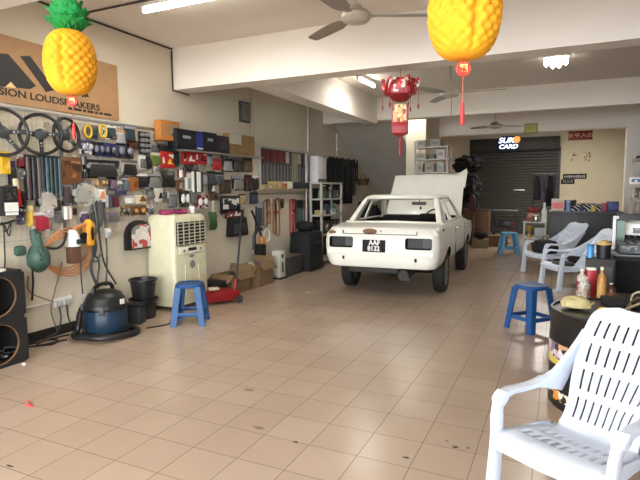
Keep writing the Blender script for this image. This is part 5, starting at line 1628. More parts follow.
for (x, y, w, d, h, c, lab) in ((-1.42, 14.0, .46, .34, .28, (110, 78, 50), 'brown carton on the floor before the grey topped table'), (-1.80, 13.5, .40, .36, .22, (120, 104, 76), 'open tan carton on the floor right of the car front'), (-1.34, 14.9, .3, .3, .16, (60, 66, 70), None)):
    if lab is None:
        o = tag(MB().box((0, 0, h / 2), (w, d, h)).build('dark_box', m3(c), None, bevel=.006, loc=(x, y, .4605)), 'dark grey box on the lower shelf of the grey topped table', 'box')
        continue
    t = thing('floor_carton', lab, 'carton', (x, y, 0), .1, 'cartons on the floor at the back')
    MB().box((0, 0, h / 2), (w, d, h)).build('carton', m3(c, .8), t, bevel=.005)
    MB().box((0, 0, h + .001), (w * .98, .05, .003)).build('tape', m3(CR), t)
tag(MB().ball((0, 0, .10), (.16, .14, .10), 14, 9, .12, 8).build('dark_bag', MATTB, None, loc=(-1.80, 13.5, .2235)), 'dark bag lying on the open tan carton', 'bag')
t = thing('red_stool', 'dark red low stool at the foot of the shutter', 'stool', (-1.35, 16.4, 0))
MB().box((0, 0, .43), (.34, .34, .05)).build('seat', m3((120, 30, 36)), t, bevel=.02)
for sx in (-1, 1):
    for sy in (-1, 1):
        MB().box((sx * .14, sy * .14, .203), (.04, .04, .405)).build('leg', m3((110, 28, 34)), t)

# clothes rail
def clothes():
    t = thing('clothes_stand', 'black clothes stand before the right edge of the shutter', 'clothes stand', (-.38, 14.6, 0))
    for s in (-1, 1):
        MB().cyl((s * .25, 0, .03), (s * .25, 0, 1.86), .014, n=8).build('post', DKGREY, t)
        MB().box((s * .25, 0, .015), (.04, .40, .03)).build('foot', DKGREY, t)
    MB().cyl((-.28, 0, 1.86), (.28, 0, 1.86), .014, n=8).build('rail', DKGREY, t)
clothes()
def garment(x, w, ln, c, lab, seed):
    t = thing('hanging_garment', lab, 'garment', (-.38 + x * .8, 14.6, 1.84 - ln), 0, 'clothes on the stand')
    rr = random.Random(seed)
    L = []
    for k in range(8):
        u = k / 7
        ww = w * .85 * (1.0 - .35 * u ** 3)
        ring = []
        for i in range(18):
            a = 2 * PI * i / 18
            f = 1 + .12 * math.sin(a * 5 + seed) * (1 - u)
            ring.append(Vector((ww / 2 * math.cos(a) * f, .10 * math.sin(a) * f, ln * (u * .97))))
        L.append(ring)
    MB().lofts(L).build('cloth', m3(c, .85), t)
    MB().tube([(0, 0, ln * .95), (0, 0, ln + .02), (.02, 0, ln + .035), (.035, 0, ln + .02)], .004, 6).build('hanger_hook', STEEL, t)
garment(-.20, .18, .66, (50, 48, 62), 'dark violet garment, left on the clothes stand', 1)
garment(-.02, .16, .74, (96, 90, 98), 'grey mauve garment in the middle of the clothes stand', 2)
garment(.18, .20, .80, (30, 32, 48), 'navy garment, right on the clothes stand', 3)

# small white shelf with clutter
def sidecart():
    t = thing('white_trolley', 'small white trolley of clutter between clothes stand and dark counter', 'trolley', (-.44, 11.30, 0))
    P = mat('trolley grey', (170, 170, 166), .45)
    for sx in (-1, 1):
        for sy in (-1, 1):
            MB().box((sx * .20, sy * .16, .40), (.025, .025, .80)).build('post', P, t)
    for z in (.15, .48, .81):
        MB().box((0, 0, z), (.44, .36, .025)).build('shelf', P, t)
sidecart()
CL = 'clutter on the white trolley'
def lathe_item(nm, lab, cat, loc, prof, c, grp=None, cap=None, rough=.35, metal=0):
    t = thing(nm, lab, cat, loc, 0, grp)
    MB().lathe(prof, n=20).build('body', mat('item %d %d %d %.1f' % (c[0], c[1], c[2], metal), c, rough, metal), t)
    r, z = prof[-2]
    MB().cyl((0, 0, z), (0, 0, z + .025), max(r, .012) * 1.1, n=14).build('cap', m3(cap or W_), t)
    return t
bt = lambda r, h: [(0, 0), (r, 0), (r, h * .6), (r * .45, h * .78), (r * .4, h), (0, h)]
lathe_item('white_bottle', 'tall white bottle on the trolley beside the dark counter', 'bottle', (-.27, 11.20, .823), bt(.055, .36), (206, 206, 202), CL)
lathe_item('silver_pot', 'silver pot on the white trolley top', 'pot', (-.42, 11.20, .823), [(0, 0), (.08, 0), (.09, .05), (.085, .10), (.06, .12), (0, .12)], (176, 172, 164), CL, None, .25, .8)
tag(MB().box((0, 0, .09), (.24, .16, .18)).build('red_brown_box', pk([(120, 60, 44), (150, 84, 56), (90, 40, 36)], 12), None, bevel=.006, loc=(-.48, 11.37, .823)), 'red brown box behind the silver pot on the white trolley', 'box')
tag(MB().ball((0, 0, .06), (.13, .10, .06), 12, 8, .15, 3).build('red_cloth', m3((126, 52, 48), .8), None, loc=(-.48, 11.37, 1.0035)), 'red cloth bundle on the red brown box', 'cloth')
lathe_item('gold_trophy', 'brass coloured trophy on the middle shelf of the trolley', 'trophy', (-.54, 11.20, .493), [(0, 0), (.05, 0), (.03, .04), (.02, .09), (.06, .16), (.07, .22), (0, .2)], (196, 160, 90), CL, GOLD and (190, 150, 80), .3, .7)
tag(MB().box((0, 0, .10), (.20, .18, .20)).build('grey_box', m3((150, 148, 142)), None, bevel=.006, loc=(-.34, 11.28, .493)), 'grey box on the middle shelf of the trolley', 'box')

# dark counter
def counter():
    t = thing('dark_counter', 'long dark grey counter behind the two white lounge chairs', 'counter', (.46, 11.55, 0))
    MB().box((0, 0, .52), (1.26, .56, .98)).build('carcass', mat('counter charcoal', (58, 58, 62), .5), t, bevel=.008)
    MB().box((0, -.02, 1.025), (1.30, .62, .03)).build('worktop', mat('counter top', (80, 80, 82), .4), t, bevel=.004)
    MB().box((0, .01, .02), (1.20, .50, .04)).build('plinth', MATTB, t)
    for k in (-1, 1):
        MB().box((k * .42, -.281, .52), (.006, .004, .90)).build('panel_gap', MATTB, t)
counter()
CT = 1.0405
def ctr(nm, x, y, w, d, h, cols, lab, cat='box', bev=.006):
    t = thing(nm, lab, cat, (x, y, CT), 0, 'things on the dark counter')
    MB().box((0, 0, h / 2), (w, d, h)).build('carton', m3(cols[0]), t, bevel=bev)
    MB().box((0, -d / 2 - .001, h * .45), (w * .86, .003, h * .5)).build('printed_panel', m3(cols[1]), t)
ctr('tissue_box', -.03, 11.42, .24, .16, .24, [(206, 186, 168), (214, 86, 84)], 'white and red box at the left end of the dark counter')
lathe_item('blue_can', 'pale blue can beside the white and red box', 'can', (.16, 11.36, CT), [(0, 0), (.045, 0), (.045, .17), (.04, .18), (0, .18)], (110, 140, 190), None, (160, 180, 210))
lathe_item('dark_bottle', 'dark bottle right of the pale blue can', 'bottle', (.26, 11.44, CT), bt(.045, .20), (44, 40, 42), None, BR)
t = thing('striped_cloth', 'black and white striped cloth heap on the dark counter', 'cloth', (.50, 11.55, CT))
ms = bpy.data.materials.new('striped cloth')
ms.use_nodes = True
nt = ms.node_tree
wv = nt.nodes.new('ShaderNodeTexWave')
wv.inputs['Scale'].default_value = 7.0
wv.bands_direction = 'DIAGONAL'
tc = nt.nodes.new('ShaderNodeTexCoord')
rp = nt.nodes.new('ShaderNodeValToRGB')
rp.color_ramp.interpolation = 'CONSTANT'
rp.color_ramp.elements[0].color = rgb(24, 24, 28)
rp.color_ramp.elements[1].position = .72
rp.color_ramp.elements[1].color = rgb(200, 200, 200)
nt.links.new(tc.outputs['Object'], wv.inputs['Vector'])
nt.links.new(wv.outputs['Fac'], rp.inputs['Fac'])
nt.links.new(rp.outputs['Color'], nt.nodes['Principled BSDF'].inputs['Base Color'])
nt.nodes['Principled BSDF'].inputs['Roughness'].default_value = .8
MB().lofts([[Vector((x * s, y * s, z)) for x, y in rrect(.30, .18, .08, 5)] for s, z in ((1, 0), (1.02, .04), (.96, .09), (.80, .13), (.4, .15))]).build('folded_cloth', ms, t)
ctr('black_case', .16, 11.70, .30, .14, .21, [(26, 26, 30), (40, 40, 46)], 'black case behind the dark bottle on the counter', 'case')
ctr('blue_box', .94, 11.52, .20, .20, .19, [(36, 44, 104), (44, 54, 128)], 'blue box at the right end of the dark counter')
ctr('red_box', .78, 11.36, .10, .10, .16, [(156, 40, 44), (120, 26, 36)], 'small red box left of the blue box on the counter')
lathe_item('yellow_jar', 'small yellow jar before the striped cloth', 'jar', (.60, 11.33, CT), [(0, 0), (.045, 0), (.05, .04), (.045, .08), (.04, .085), (0, .085)], (206, 180, 90), None, CR)
lathe_item('purple_bottle', 'small dark purple bottle in front of the striped cloth', 'bottle', (.40, 11.32, CT), bt(.035, .13), (60, 50, 84), None, B_)

# right wall shelf, boxes and signs
def rightshelf():
    t = thing('wall_rack', 'white open rack by the right wall with boxes and signs', 'rack', (1.50, 10.6, 0), 0)
    P = mat('rack white', (200, 198, 192), .5)
    for sx in (-1, 1):
        for sy in (-1, 1):
            MB().box((sx * .26, sy * .9, 1.02), (.03, .03, 2.04)).build('upright', P, t)
    for z in (.60, 1.0, 1.30, 1.60, 2.0):
        MB().box((0, 0, z), (.55, 1.83, .025)).build('shelf', P, t)
rightshelf()
RS = 'boxes on the white wall rack'
for (x, y, z, w, d, h, c, lab) in ((-.10, -.7, 1.0, .26, .34, .20, (190, 188, 184), 'pale box on the low level of the white rack, nearest the camera'), (-.12, -.3, 1.0, .24, .30, .16, (130, 128, 128), 'grey box on the low level of the white rack'), (-.12, .2, 1.0, .26, .36, .22, (166, 160, 154), 'beige box on the low level of the white rack, towards the back'),
        (-.12, -.65, 1.3, .24, .34, .14, (60, 56, 54), 'dark box on the second level of the white rack'), (-.12, -.15, 1.3, .24, .30, .12, (200, 196, 190), 'white box on the second level of the white rack'), (-.12, .45, 1.3, .22, .36, .18, (110, 100, 92), 'brownish box on the second level of the white rack'),
        (-.12, -.6, 1.6, .24, .40, .20, (214, 206, 190), 'cream box on the upper level of the white rack'), (-.12, .1, 1.6, .2, .3, .22, (150, 110, 70), 'tan box on the upper level of the white rack'), (-.12, .55, 1.6, .2, .3, .16, (190, 190, 196), 'pale grey box on the upper level, back end of the white rack')):
    t = thing('rack_carton', lab, 'carton', (1.50 + x, 10.6 + y, z + .013), 0, RS)
    MB().box((0, 0, h / 2), (w, d, h)).build('carton', m3(c, .6), t, bevel=.005)
    MB().box((-w / 2 - .001, 0, h * .5), (.003, d * .6, h * .5)).box((0, -d / 2 - .001, h * .5), (w * .6, .003, h * .5)).build('printed_panel', pk([c, W_, tuple(int(v * .6) for v in c)], 16), t)
t = thing('blue_shelf_sign', 'white sign with a blue printed band fixed on the white wall rack', 'sign', (1.235, 9.66, 1.555))
t.rotation_euler = (0, 0, 0)
MB().box((.0, .0, .05), (.46, .012, .11)).build('board', WHITE, t, bevel=.003)
MB().box((0, -.007, .052), (.40, .003, .055)).build('blue_print', pmat('blue sign print', [(60, 92, 150), (150, 170, 200), (44, 66, 110), (200, 206, 214)], 30), t)
t = thing('black_camera', 'small black camera on the white column above the rack', 'camera', tuple(on(638.5, 158, 1, 12.90)))
MB().box((0, .05, 0), (.05, .10, .05)).build('bracket', WHITE, t)
MB().ball((0, -.02, 0), (.05, .05, .05)).build('camera_dome', BLACK, t)
# ================================================================== RIGHT FOREGROUND
# black display counter with equipment
def blackcounter():
    t = thing('black_cabinet', 'black cabinet at the right edge with audio gear on top', 'cabinet', (1.05, 5.99, 0))
    MB().box((0, 0, .44), (1.16, 1.3, .84)).build('carcass', mat('cabinet black', (18, 18, 19), .75), t, bevel=.008)
    MB().box((0, 0, .875), (1.20, 1.34, .03)).build('top', mat('cabinet top', (40, 40, 42), .35), t, bevel=.004)
    MB().box((0, 0, .012), (1.1, 1.24, .024)).build('plinth', MATTB, t)
    for k in (-1, 1):
        d = MB().box((k * .285, -.654, .44), (.55, .012, .78)).build('door', mat('cabinet door black', (15, 15, 16), .75, spec=.2), t, bevel=.003)
        MB().box((k * .06, -.666, .55), (.012, .014, .10)).build('handle', DKGREY, d)
blackcounter()
KT = .8905
t = thing('mixer_amplifier', 'black amplifier with rows of small keys on the black cabinet', 'amplifier', (.80, 5.50, KT))
MB().box((0, 0, .045), (.60, .30, .09)).build('case', DKGREY, t, bevel=.006)
for i in range(9):
    for j in range(3):
        MB().box((-.26 + i * .065, -.10 + j * .09, .095), (.045, .05, .014)).build('key', m3([(70, 70, 72), (40, 40, 42), (96, 96, 98)][(i + j) % 3]), t)
MB().box((0, -.151, .045), (.56, .003, .06)).build('front_panel', pk([(60, 60, 62), (30, 30, 32), (120, 120, 118)], 40), t)
t = thing('dark_amplifier', 'dark finned amplifier behind the key rows, under the white dish', 'amplifier', (.94, 5.86, KT))
MB().box((0, 0, .06), (.72, .36, .12)).build('case', MATTB, t, bevel=.008)
for i in range(14):
    MB().box((-.32 + i * .049, 0, .13), (.012, .34, .025)).build('fin', DKGREY, t)
t = thing('white_radio', 'white oval topped radio with silver speaker front on the dark amplifier', 'radio', (.84, 5.88, KT + .143))
MB().lofts([[Vector((x * s, y * s, z)) for x, y in rrect(.27, .14, .11, 6)] for s, z in ((.96, 0), (1, .02), (1, .07), (.9, .11), (.6, .125))]).build('case', WHITE, t)
MB().box((-.02, -.141, .045), (.34, .006, .05)).build('speaker_grille', pk([G_, SV, (80, 80, 80)], 60), t)
t = thing('green_glass_frame', 'white framed panel with greenish glass standing on the left of the black cabinet', 'panel', (.50, 5.70, KT))
MB().box((-.01, 0, .16), (.03, .03, .32)).box((.0, 0, .315), (.05, .03, .03)).build('white_frame', WHITE, t, bevel=.008)
MB().box((.045, .01, .14), (.07, .012, .28)).build('glass', mat('green glass', (96, 130, 112), .15, alpha=.75), t)
t = thing('wood_block', 'tall dark block behind the greenish panel', 'case', (.74, 6.36, KT))
MB().box((0, 0, .16), (.34, .2, .32)).build('case', DKGREY, t, bevel=.01)
MB().box((0, -.101, .16), (.28, .003, .2)).build('panel', pk([(80, 84, 80), (50, 54, 52), (110, 120, 112)], 12), t)
for i, (x, y, w, d, h, c, lab) in enumerate(((1.2, 6.38, .46, .22, .20, (110, 106, 104), 'grey box behind the white radio'), (1.2, 6.38, .36, .2, .12, (150, 148, 146), None))):
    z = KT if lab else KT + .2005
    t = thing('stacked_box', lab or 'paler grey box stacked on the grey box behind the white radio', 'box', (x, y, z), 0, 'grey boxes behind the radio')
    MB().box((0, 0, h / 2), (w, d, h)).build('carton', m3(c), t, bevel=.006)
    MB().box((0, -d / 2 - .001, h / 2), (w * .7, .003, h * .6)).build('printed_panel', pk([c, B_, W_], 14), t)

# low stand with cans and bottles between the chairs and the cabinet
def lowstand():
    t = thing('low_stand', 'low cluttered stand between the black drum and the lounge chairs', 'stand', (.42, 4.95, 0))
    P = mat('stand grey', (120, 116, 108), .5)
    MB().box((0, 0, .54), (.52, .62, .02)).build('top', P, t, bevel=.003)
    MB().box((0, 0, .22), (.48, .58, .02)).build('shelf', P, t)
    for sx in (-1, 1):
        for sy in (-1, 1):
            MB().box((sx * .235, sy * .285, .265), (.03, .03, .53)).build('leg', P, t)
lowstand()
ST = .5505
SG = 'bottles and cans on the low stand'
def spraycan(x, y, r, h, c, c2, lab, nm='spray_bottle', cap=W_):
    t = thing(nm, lab, 'bottle', (x, y, ST), 0, SG)
    MB().lathe([(0, 0), (r, 0), (r, h * .68), (r * .8, h * .76), (r * .35, h * .84), (r * .35, h * .92), (0, h * .92)], n=18).build('body', m3(c, .3), t)
    MB().cyl((0, 0, h * .2), (0, 0, h * .55), r * 1.02, n=18).build('label', m3(c2), t)
    MB().cyl((0, 0, h * .92), (0, 0, h), r * .45, n=12).build('cap', m3(cap), t)
spraycan(.335, 4.70, .033, .30, (176, 124, 60), (196, 150, 84), 'tall golden bottle at the front of the low stand', cap=(226, 214, 190))
spraycan(.22, 4.78, .04, .20, (206, 196, 190), (176, 120, 110), 'pinkish white bottle left of the golden bottle')
spraycan(.41, 4.78, .035, .16, (96, 60, 40), (140, 90, 60), 'brown bottle right of the golden bottle')
spraycan(.20, 4.96, .04, .24, (196, 186, 176), (150, 60, 60), 'pale bottle with red band at the left of the low stand')
t = thing('red_white_carton', 'red and white carton behind the golden bottle', 'carton', (.27, 4.93, ST))
MB().box((0, 0, .12), (.07, .06, .24), Matrix.Rotation(.2, 3, 'Z')).build('carton', m3((176, 44, 50)), t, bevel=.004)
MB().box((-.005, -.005, .25), (.066, .056, .02), Matrix.Rotation(.2, 3, 'Z')).build('white_lid', WHITE, t)
e = on(600, 258, 1, 5.12)
t = thing('dark_carton', 'dark carton on the low stand carrying the small black bucket', 'carton', (e.x, 5.12, ST))
DH = e.z - ST
MB().box((0, 0, DH / 2), (.22, .18, DH)).build('carton', m3((52, 48, 44), .7), t, bevel=.004)
MB().box((0, -.091, DH / 2), (.18, .003, DH * .6)).build('printed_panel', pk([(52, 48, 44), (120, 90, 60), (70, 70, 72)], 16), t)
BX, BZ = e.x + .025, e.z + .0005
t = thing('black_bucket', 'small black bucket with yellow rag on top, beside a blue tin', 'bucket', (BX, 5.12, BZ), 0)
MB().lathe([(0, 0), (.052, 0), (.060, .12), (.064, .12), (.064, .11), (.058, .11), (0, .105)], n=24).build('tub', BLACK, t)
MB().lathe([(.054, .12), (.067, .122), (.067, .134), (.054, .136), (.054, .12)], n=24, cap=False).build('yellow_rim', m3((206, 170, 90)), t)
tag(MB().ball((0, 0, .03), (.04, .04, .025), 14, 8, .25, 2).build('yellow_rag', m3((206, 176, 100), .8), None, loc=(BX, 5.12, BZ + .105)), 'crumpled yellow rag in the top of the black bucket', 'rag')
lathe_item('blue_tin', 'bright blue tin left of the black bucket', 'tin', (e.x - .078, 5.12, BZ), [(0, 0), (.028, 0), (.028, .09), (.025, .095), (0, .095)], (60, 140, 200), None, (40, 110, 170))
t = thing('clear_bottle', 'clear plastic bottle at the left front of the low stand', 'bottle', (.20, 4.70, ST))
MB().lathe([(0, 0), (.04, 0), (.04, .14), (.016, .19), (.016, .21), (0, .21)], n=16).build('bottle', CLR, t)

# black drum and tray
def drum():
    t = thing('black_drum', 'black oil drum with printed label band behind the white foreground chair', 'drum', (.365, 3.92, 0))
    DM = mat('drum black', (24, 24, 25), .38)
    r = .395
    MB().lathe([(0, 0), (r - .01, 0), (r, .012), (r, .245), (r + .004, .255), (r, .265), (r, .465), (r + .004, .475), (r, .485), (r, .645), (r + .006, .655), (r, .668), (r - .015, .668), (r - .02, .655), (0, .655)], n=48).build('shell', DM, t)
    L = []
    for z in (.30, .45):
        L.append([Vector(((r + .003) * math.cos(a), (r + .003) * math.sin(a), z)) for a in [PI * .75 + PI * .5 * k / 30 for k in range(31)]])
    m = MB()
    m.loft(L, False, False)
    m.build('label_band', mat('label yellow', (206, 186, 90), .45), t)
    L = []
    for z in (.345, .45):
        L.append([Vector(((r + .005) * math.cos(a), (r + .005) * math.sin(a), z)) for a in [PI * .75 + PI * .5 * k / 30 for k in range(31)]])
    m = MB()
    m.loft(L, False, False)
    m.build('label_print', pmat('label print', [(44, 40, 44), (200, 190, 204), (120, 104, 150), (206, 160, 120), (36, 34, 36), (214, 210, 214)], 26), t)
    L = []
    for z in (.06, .13):
        L.append([Vector(((r + .003) * math.cos(a), (r + .003) * math.sin(a), z)) for a in [PI * .95 + PI * .35 * k / 12 for k in range(13)]])
    m = MB()
    m.loft(L, False, False)
    m.build('lower_label', pmat('label print low', [(226, 220, 200), (224, 150, 60), (40, 40, 40)], 22), t)
    return t
drum()
DT = .6685
t = thing('loose_cable', 'beige cable loops lying across the top of the black drum', 'cable', (.55, 3.98, .656))
for k, (c, r) in enumerate((((170, 150, 116), .008), ((96, 84, 70), .007), ((190, 176, 150), .006))):
    pts = [(-.16 + .03 * k, -.10 + .03 * k, .01), (-.06, -.02 + .05 * k, .05 + .03 * k), (.06, .02, .09 + .015 * k), (.16, -.02 - .04 * k, .05), (.20, -.08, .012)]
    MB().tube(smooth_path(pts, 6), r, 7).build('lead', m3(c, .5), t)
tag(MB().ball((0, 0, .045), (.10, .07, .045), 14, 9, .22, 6).build('yellow_rag', m3((196, 180, 130), .85), None, loc=(.13, 3.90, .656)), 'pale yellow crumpled rag at the left edge of the black drum', 'rag')
tag(MB().ball((0, 0, .02), (.03, .025, .02), 10, 7, .1, 6).build('yellow_nugget', m3((206, 176, 60), .6), None, loc=(.29, 3.86, .656)), 'small yellow lump on the drum top right of the pale rag', 'lump')
tag(MB().box((0, 0, .012), (.16, .10, .024)).build('red_booklet', RED, None, bevel=.004, loc=(.62, 3.74, .656)), 'flat red booklet on the drum above the foreground chair back', 'booklet')
tag(MB().box((0, 0, .02), (.30, .22, .04)).build('dark_tray', MATTB, None, bevel=.008, loc=(.45, 4.18, .656)), 'dark flat tray on the back of the black drum', 'tray')

# ================================================================== CHAIRS
def lounge_chair(loc, rz, label, nm='lounge white', col=(214, 223, 238), seat_w=.50):
    """reclining one-piece plastic armchair; local +y is where the sitter looks"""
    t = thing('lounge_chair', label, 'chair', loc, rz, 'white plastic lounge chairs')
    CM = mat(nm, col, .32, vary=.02, coat=.15)
    # centre line of the seat and back sheet: (y, z, half width)
    prof = [(.325, .322, .25), (.312, .350, .258), (.25, .364, .258), (.10, .342, .248), (-.03, .315, .235), (-.14, .290, .215), (-.20, .292, .20), (-.25, .330, .195), (-.31, .40, .20), (-.39, .49, .228), (-.48, .59, .252), (-.56, .69, .262), (-.64, .785, .258), (-.68, .83, .24), (-.70, .852, .20), (-.712, .866, .12)]
    # resample
    def samp(n):
        pts = smooth_path([(h, y, z) for y, z, h in prof], 8)
        d = [0]
        for a, b in zip(pts, pts[1:]):
            d.append(d[-1] + math.hypot(b.y - a.y, b.z - a.z))
        out = []
        for k in range(n):
            s = d[-1] * k / (n - 1)
            i = max(j for j in range(len(d)) if d[j] <= s + 1e-9)
            i = min(i, len(pts) - 2)
            f = (s - d[i]) / max(1e-9, d[i + 1] - d[i])
            out.append(pts[i].lerp(pts[i + 1], f))
        return out, d[-1]
    rows, total = samp(97)
    cols = []
    nslot = 9
    us = [-1.0, -.86]
    for k in range(nslot):
        c = -.76 + 1.52 * k / (nslot - 1)
        us += [c - .024, c + .024]
    us += [.86, 1.0]
    slotcol = set(2 + 2 * k for k in range(nslot))
    seat_rows = [(12, 18), (22, 28)]
    back_rows = [(45, 54), (57, 66), (69, 78), (81, 89)]
    slotrow = set()
    for a, b in seat_rows + back_rows:
        slotrow |= set(range(a, b))
    m = MB()
    V = []
    for i, p in enumerate(rows):
        r = []
        for u in us:
            # dish: edges curl forward
            e = .030 * u * u if i > 40 else .012 * u * u
            a_ = rows[max(0, i - 1)]
            b_ = rows[min(len(rows) - 1, i + 1)]
            ty, tz = b_.y - a_.y, b_.z - a_.z
            L_ = math.hypot(ty, tz)
            ny, nz = tz / L_, -ty / L_      # normal towards the sitter
            if ny < 0 and i > 40:
                ny, nz = ny, nz
            r.append(m.bm.verts.new((p.x * u, p.y + ny * e, p.z + nz * e)))
        V.append(r)
    for i in range(len(rows) - 1):
        for j in range(len(us) - 1):
            if i in slotrow and j in slotcol:
                continue
            m.face([V[i][j], V[i][j + 1], V[i + 1][j + 1], V[i + 1][j]])
    o = m.build('seat_shell', CM, t, ang=60)
    md = o.modifiers.new('thick', 'SOLIDIFY')
    md.thickness = .011
    md.offset = 0
    # rolled front edge skirt
    MB().ribbon([(-.25, .312, .322), (0, .325, .319), (.25, .312, .322)], (0, 1, 0), (0, 0, 1), .018, .05).build('front_edge', CM, t, bevel=.006)
    for s in (-1, 1):
        # front leg running up into the arm, arm sweeping back into the backrest
        path = [(s * .278, .300, 0), (s * .275, .285, .18), (s * .275, .272, .34), (s * .282, .262, .47), (s * .286, .232, .525), (s * .288, .16, .545), (s * .288, .06, .537), (s * .284, -.04, .530), (s * .276, -.14, .537), (s * .266, -.24, .565), (s * .262, -.36, .618), (s * .258, -.48, .688), (s * .256, -.57, .748)]
        sp = smooth_path(path, 5)
        wv, hv, ws, hs = [], [], [], []
        for i, p in enumerate(sp):
            a_, b_ = sp[max(0, i - 1)], sp[min(len(sp) - 1, i + 1)]
            tg = (b_ - a_).normalized()
            x = Vector((1, 0, 0))
            n_ = tg.cross(x).normalized()
            wv.append(x)
            hv.append(n_)
            z = p.z
            fr = i / (len(sp) - 1)
            ws.append(.038 if fr < .3 else (.056 if fr < .7 else .028))
            hs.append(.085 - .02 * min(1, z / .36) if fr < .25 else (.056 if fr < .38 else (.030 if fr < .75 else .018)))
        MB().ribbon(sp, wv, hv, ws, hs).build('arm_and_front_leg', CM, t, bevel=.008)
        # side web between arm and seat
        MB().prism([(.285, .28), (.285, .362), (.20, .372), (-.05, .335), (-.20, .305), (-.20, .275), (0, .29)], (s * .250 - .008, 0, 0), (0, 1, 0), (0, 0, 1), (1, 0, 0), .016).build('seat_side', CM, t, bevel=.004)
        # wing of the backrest flowing into the arm
        MB().prism([(-.06, .52), (-.16, .54), (-.26, .575), (-.38, .63), (-.49, .695), (-.57, .75), (-.585, .72), (-.47, .59), (-.38, .49), (-.32, .44), (-.25, .465), (-.16, .495)], (s * .258 - .008, 0, 0), (0, 1, 0), (0, 0, 1), (1, 0, 0), .016).build('back_wing', CM, t, bevel=.005)
        # rear leg
        rl = [(s * .225, -.16, .31), (s * .235, -.26, .22), (s * .25, -.38, .10), (s * .258, -.44, 0)]
        sp = smooth_path(rl, 5)
        MB().ribbon(sp, (1, 0, 0), (0, 1, .35), .035, [.09 - .035 * k / (len(sp) - 1) for k in range(len(sp))]).build('rear_leg', CM, t, bevel=.006)
    MB().ribbon([(-.24, -.20, .28), (0, -.20, .275), (.24, -.20, .28)], (0, 1, 0), (0, 0, 1), .05, .02).build('cross_brace', CM, t)
    return t
# facing: local +y -> world (-.35,-.94): rz = atan2 of that minus 90 deg
def face_rz(dx, dy):
    return math.atan2(dy, dx) - PI / 2
fx, fy = -.47, -.883
RZ = face_rz(fx, fy)
L0 = Vector((-.222, 2.49, 0)) - Matrix.Rotation(RZ, 3, 'Z') @ Vector((.286 * .94, .235 * .92, 0))
fg = lounge_chair((L0.x, L0.y, 0), face_rz(fx, fy), 'large white slatted plastic chair in the foreground, cut by the right edge', 'lounge white near')
fg.scale = (.94, .93, .945)
for (cx, cy, dx, dy, lab) in ((-.36, 9.62, -.78, -.63, 'white lounge chair with the black bag on its seat, nearer the car'), (-.06, 8.30, -.88, -.47, 'empty white lounge chair in front of the one with the bag')):
    d = Vector((dx, dy, 0)).normalized()
    c = Vector((cx, cy, 0)) - d * .25
    dup(fg, (c.x, c.y, 0), face_rz(dx, dy), lab).scale = (.96, .95, 1)
d = Vector((-.78, -.63, 0)).normalized()
c = Vector((-.36, 9.62, 0)) - d * .20
t = thing('black_bag', 'black soft bag lying on the seat of the rear lounge chair', 'bag', (c.x, c.y, .368), face_rz(-.78, -.63))
MB().lofts([[Vector((x * s, y * s, z)) for x, y in rrect(.20, .15, .07, 5)] for s, z in ((.9, 0), (1.02, .05), (1, .15), (.8, .21), (.4, .23))]).build('bag', MATTB, t)
MB().tube([(.08 * math.cos(a), .0, .21 + .07 * math.sin(a)) for a in [PI * k / 10 for k in range(11)]], .008, 6).build('handle', BLACK, t)
t = thing('grey_cushion', 'dark grey cushion on the seat of the front lounge chair', 'cushion', (.08, 8.36, .352), face_rz(-.88, -.47))
MB().lofts([[Vector((x * s, y * s, z)) for x, y in rrect(.15, .12, .06, 5)] for s, z in ((.9, 0), (1, .02), (.9, .05), (.5, .06))]).build('cushion', mat('cushion grey', (70, 72, 70), .9), t)

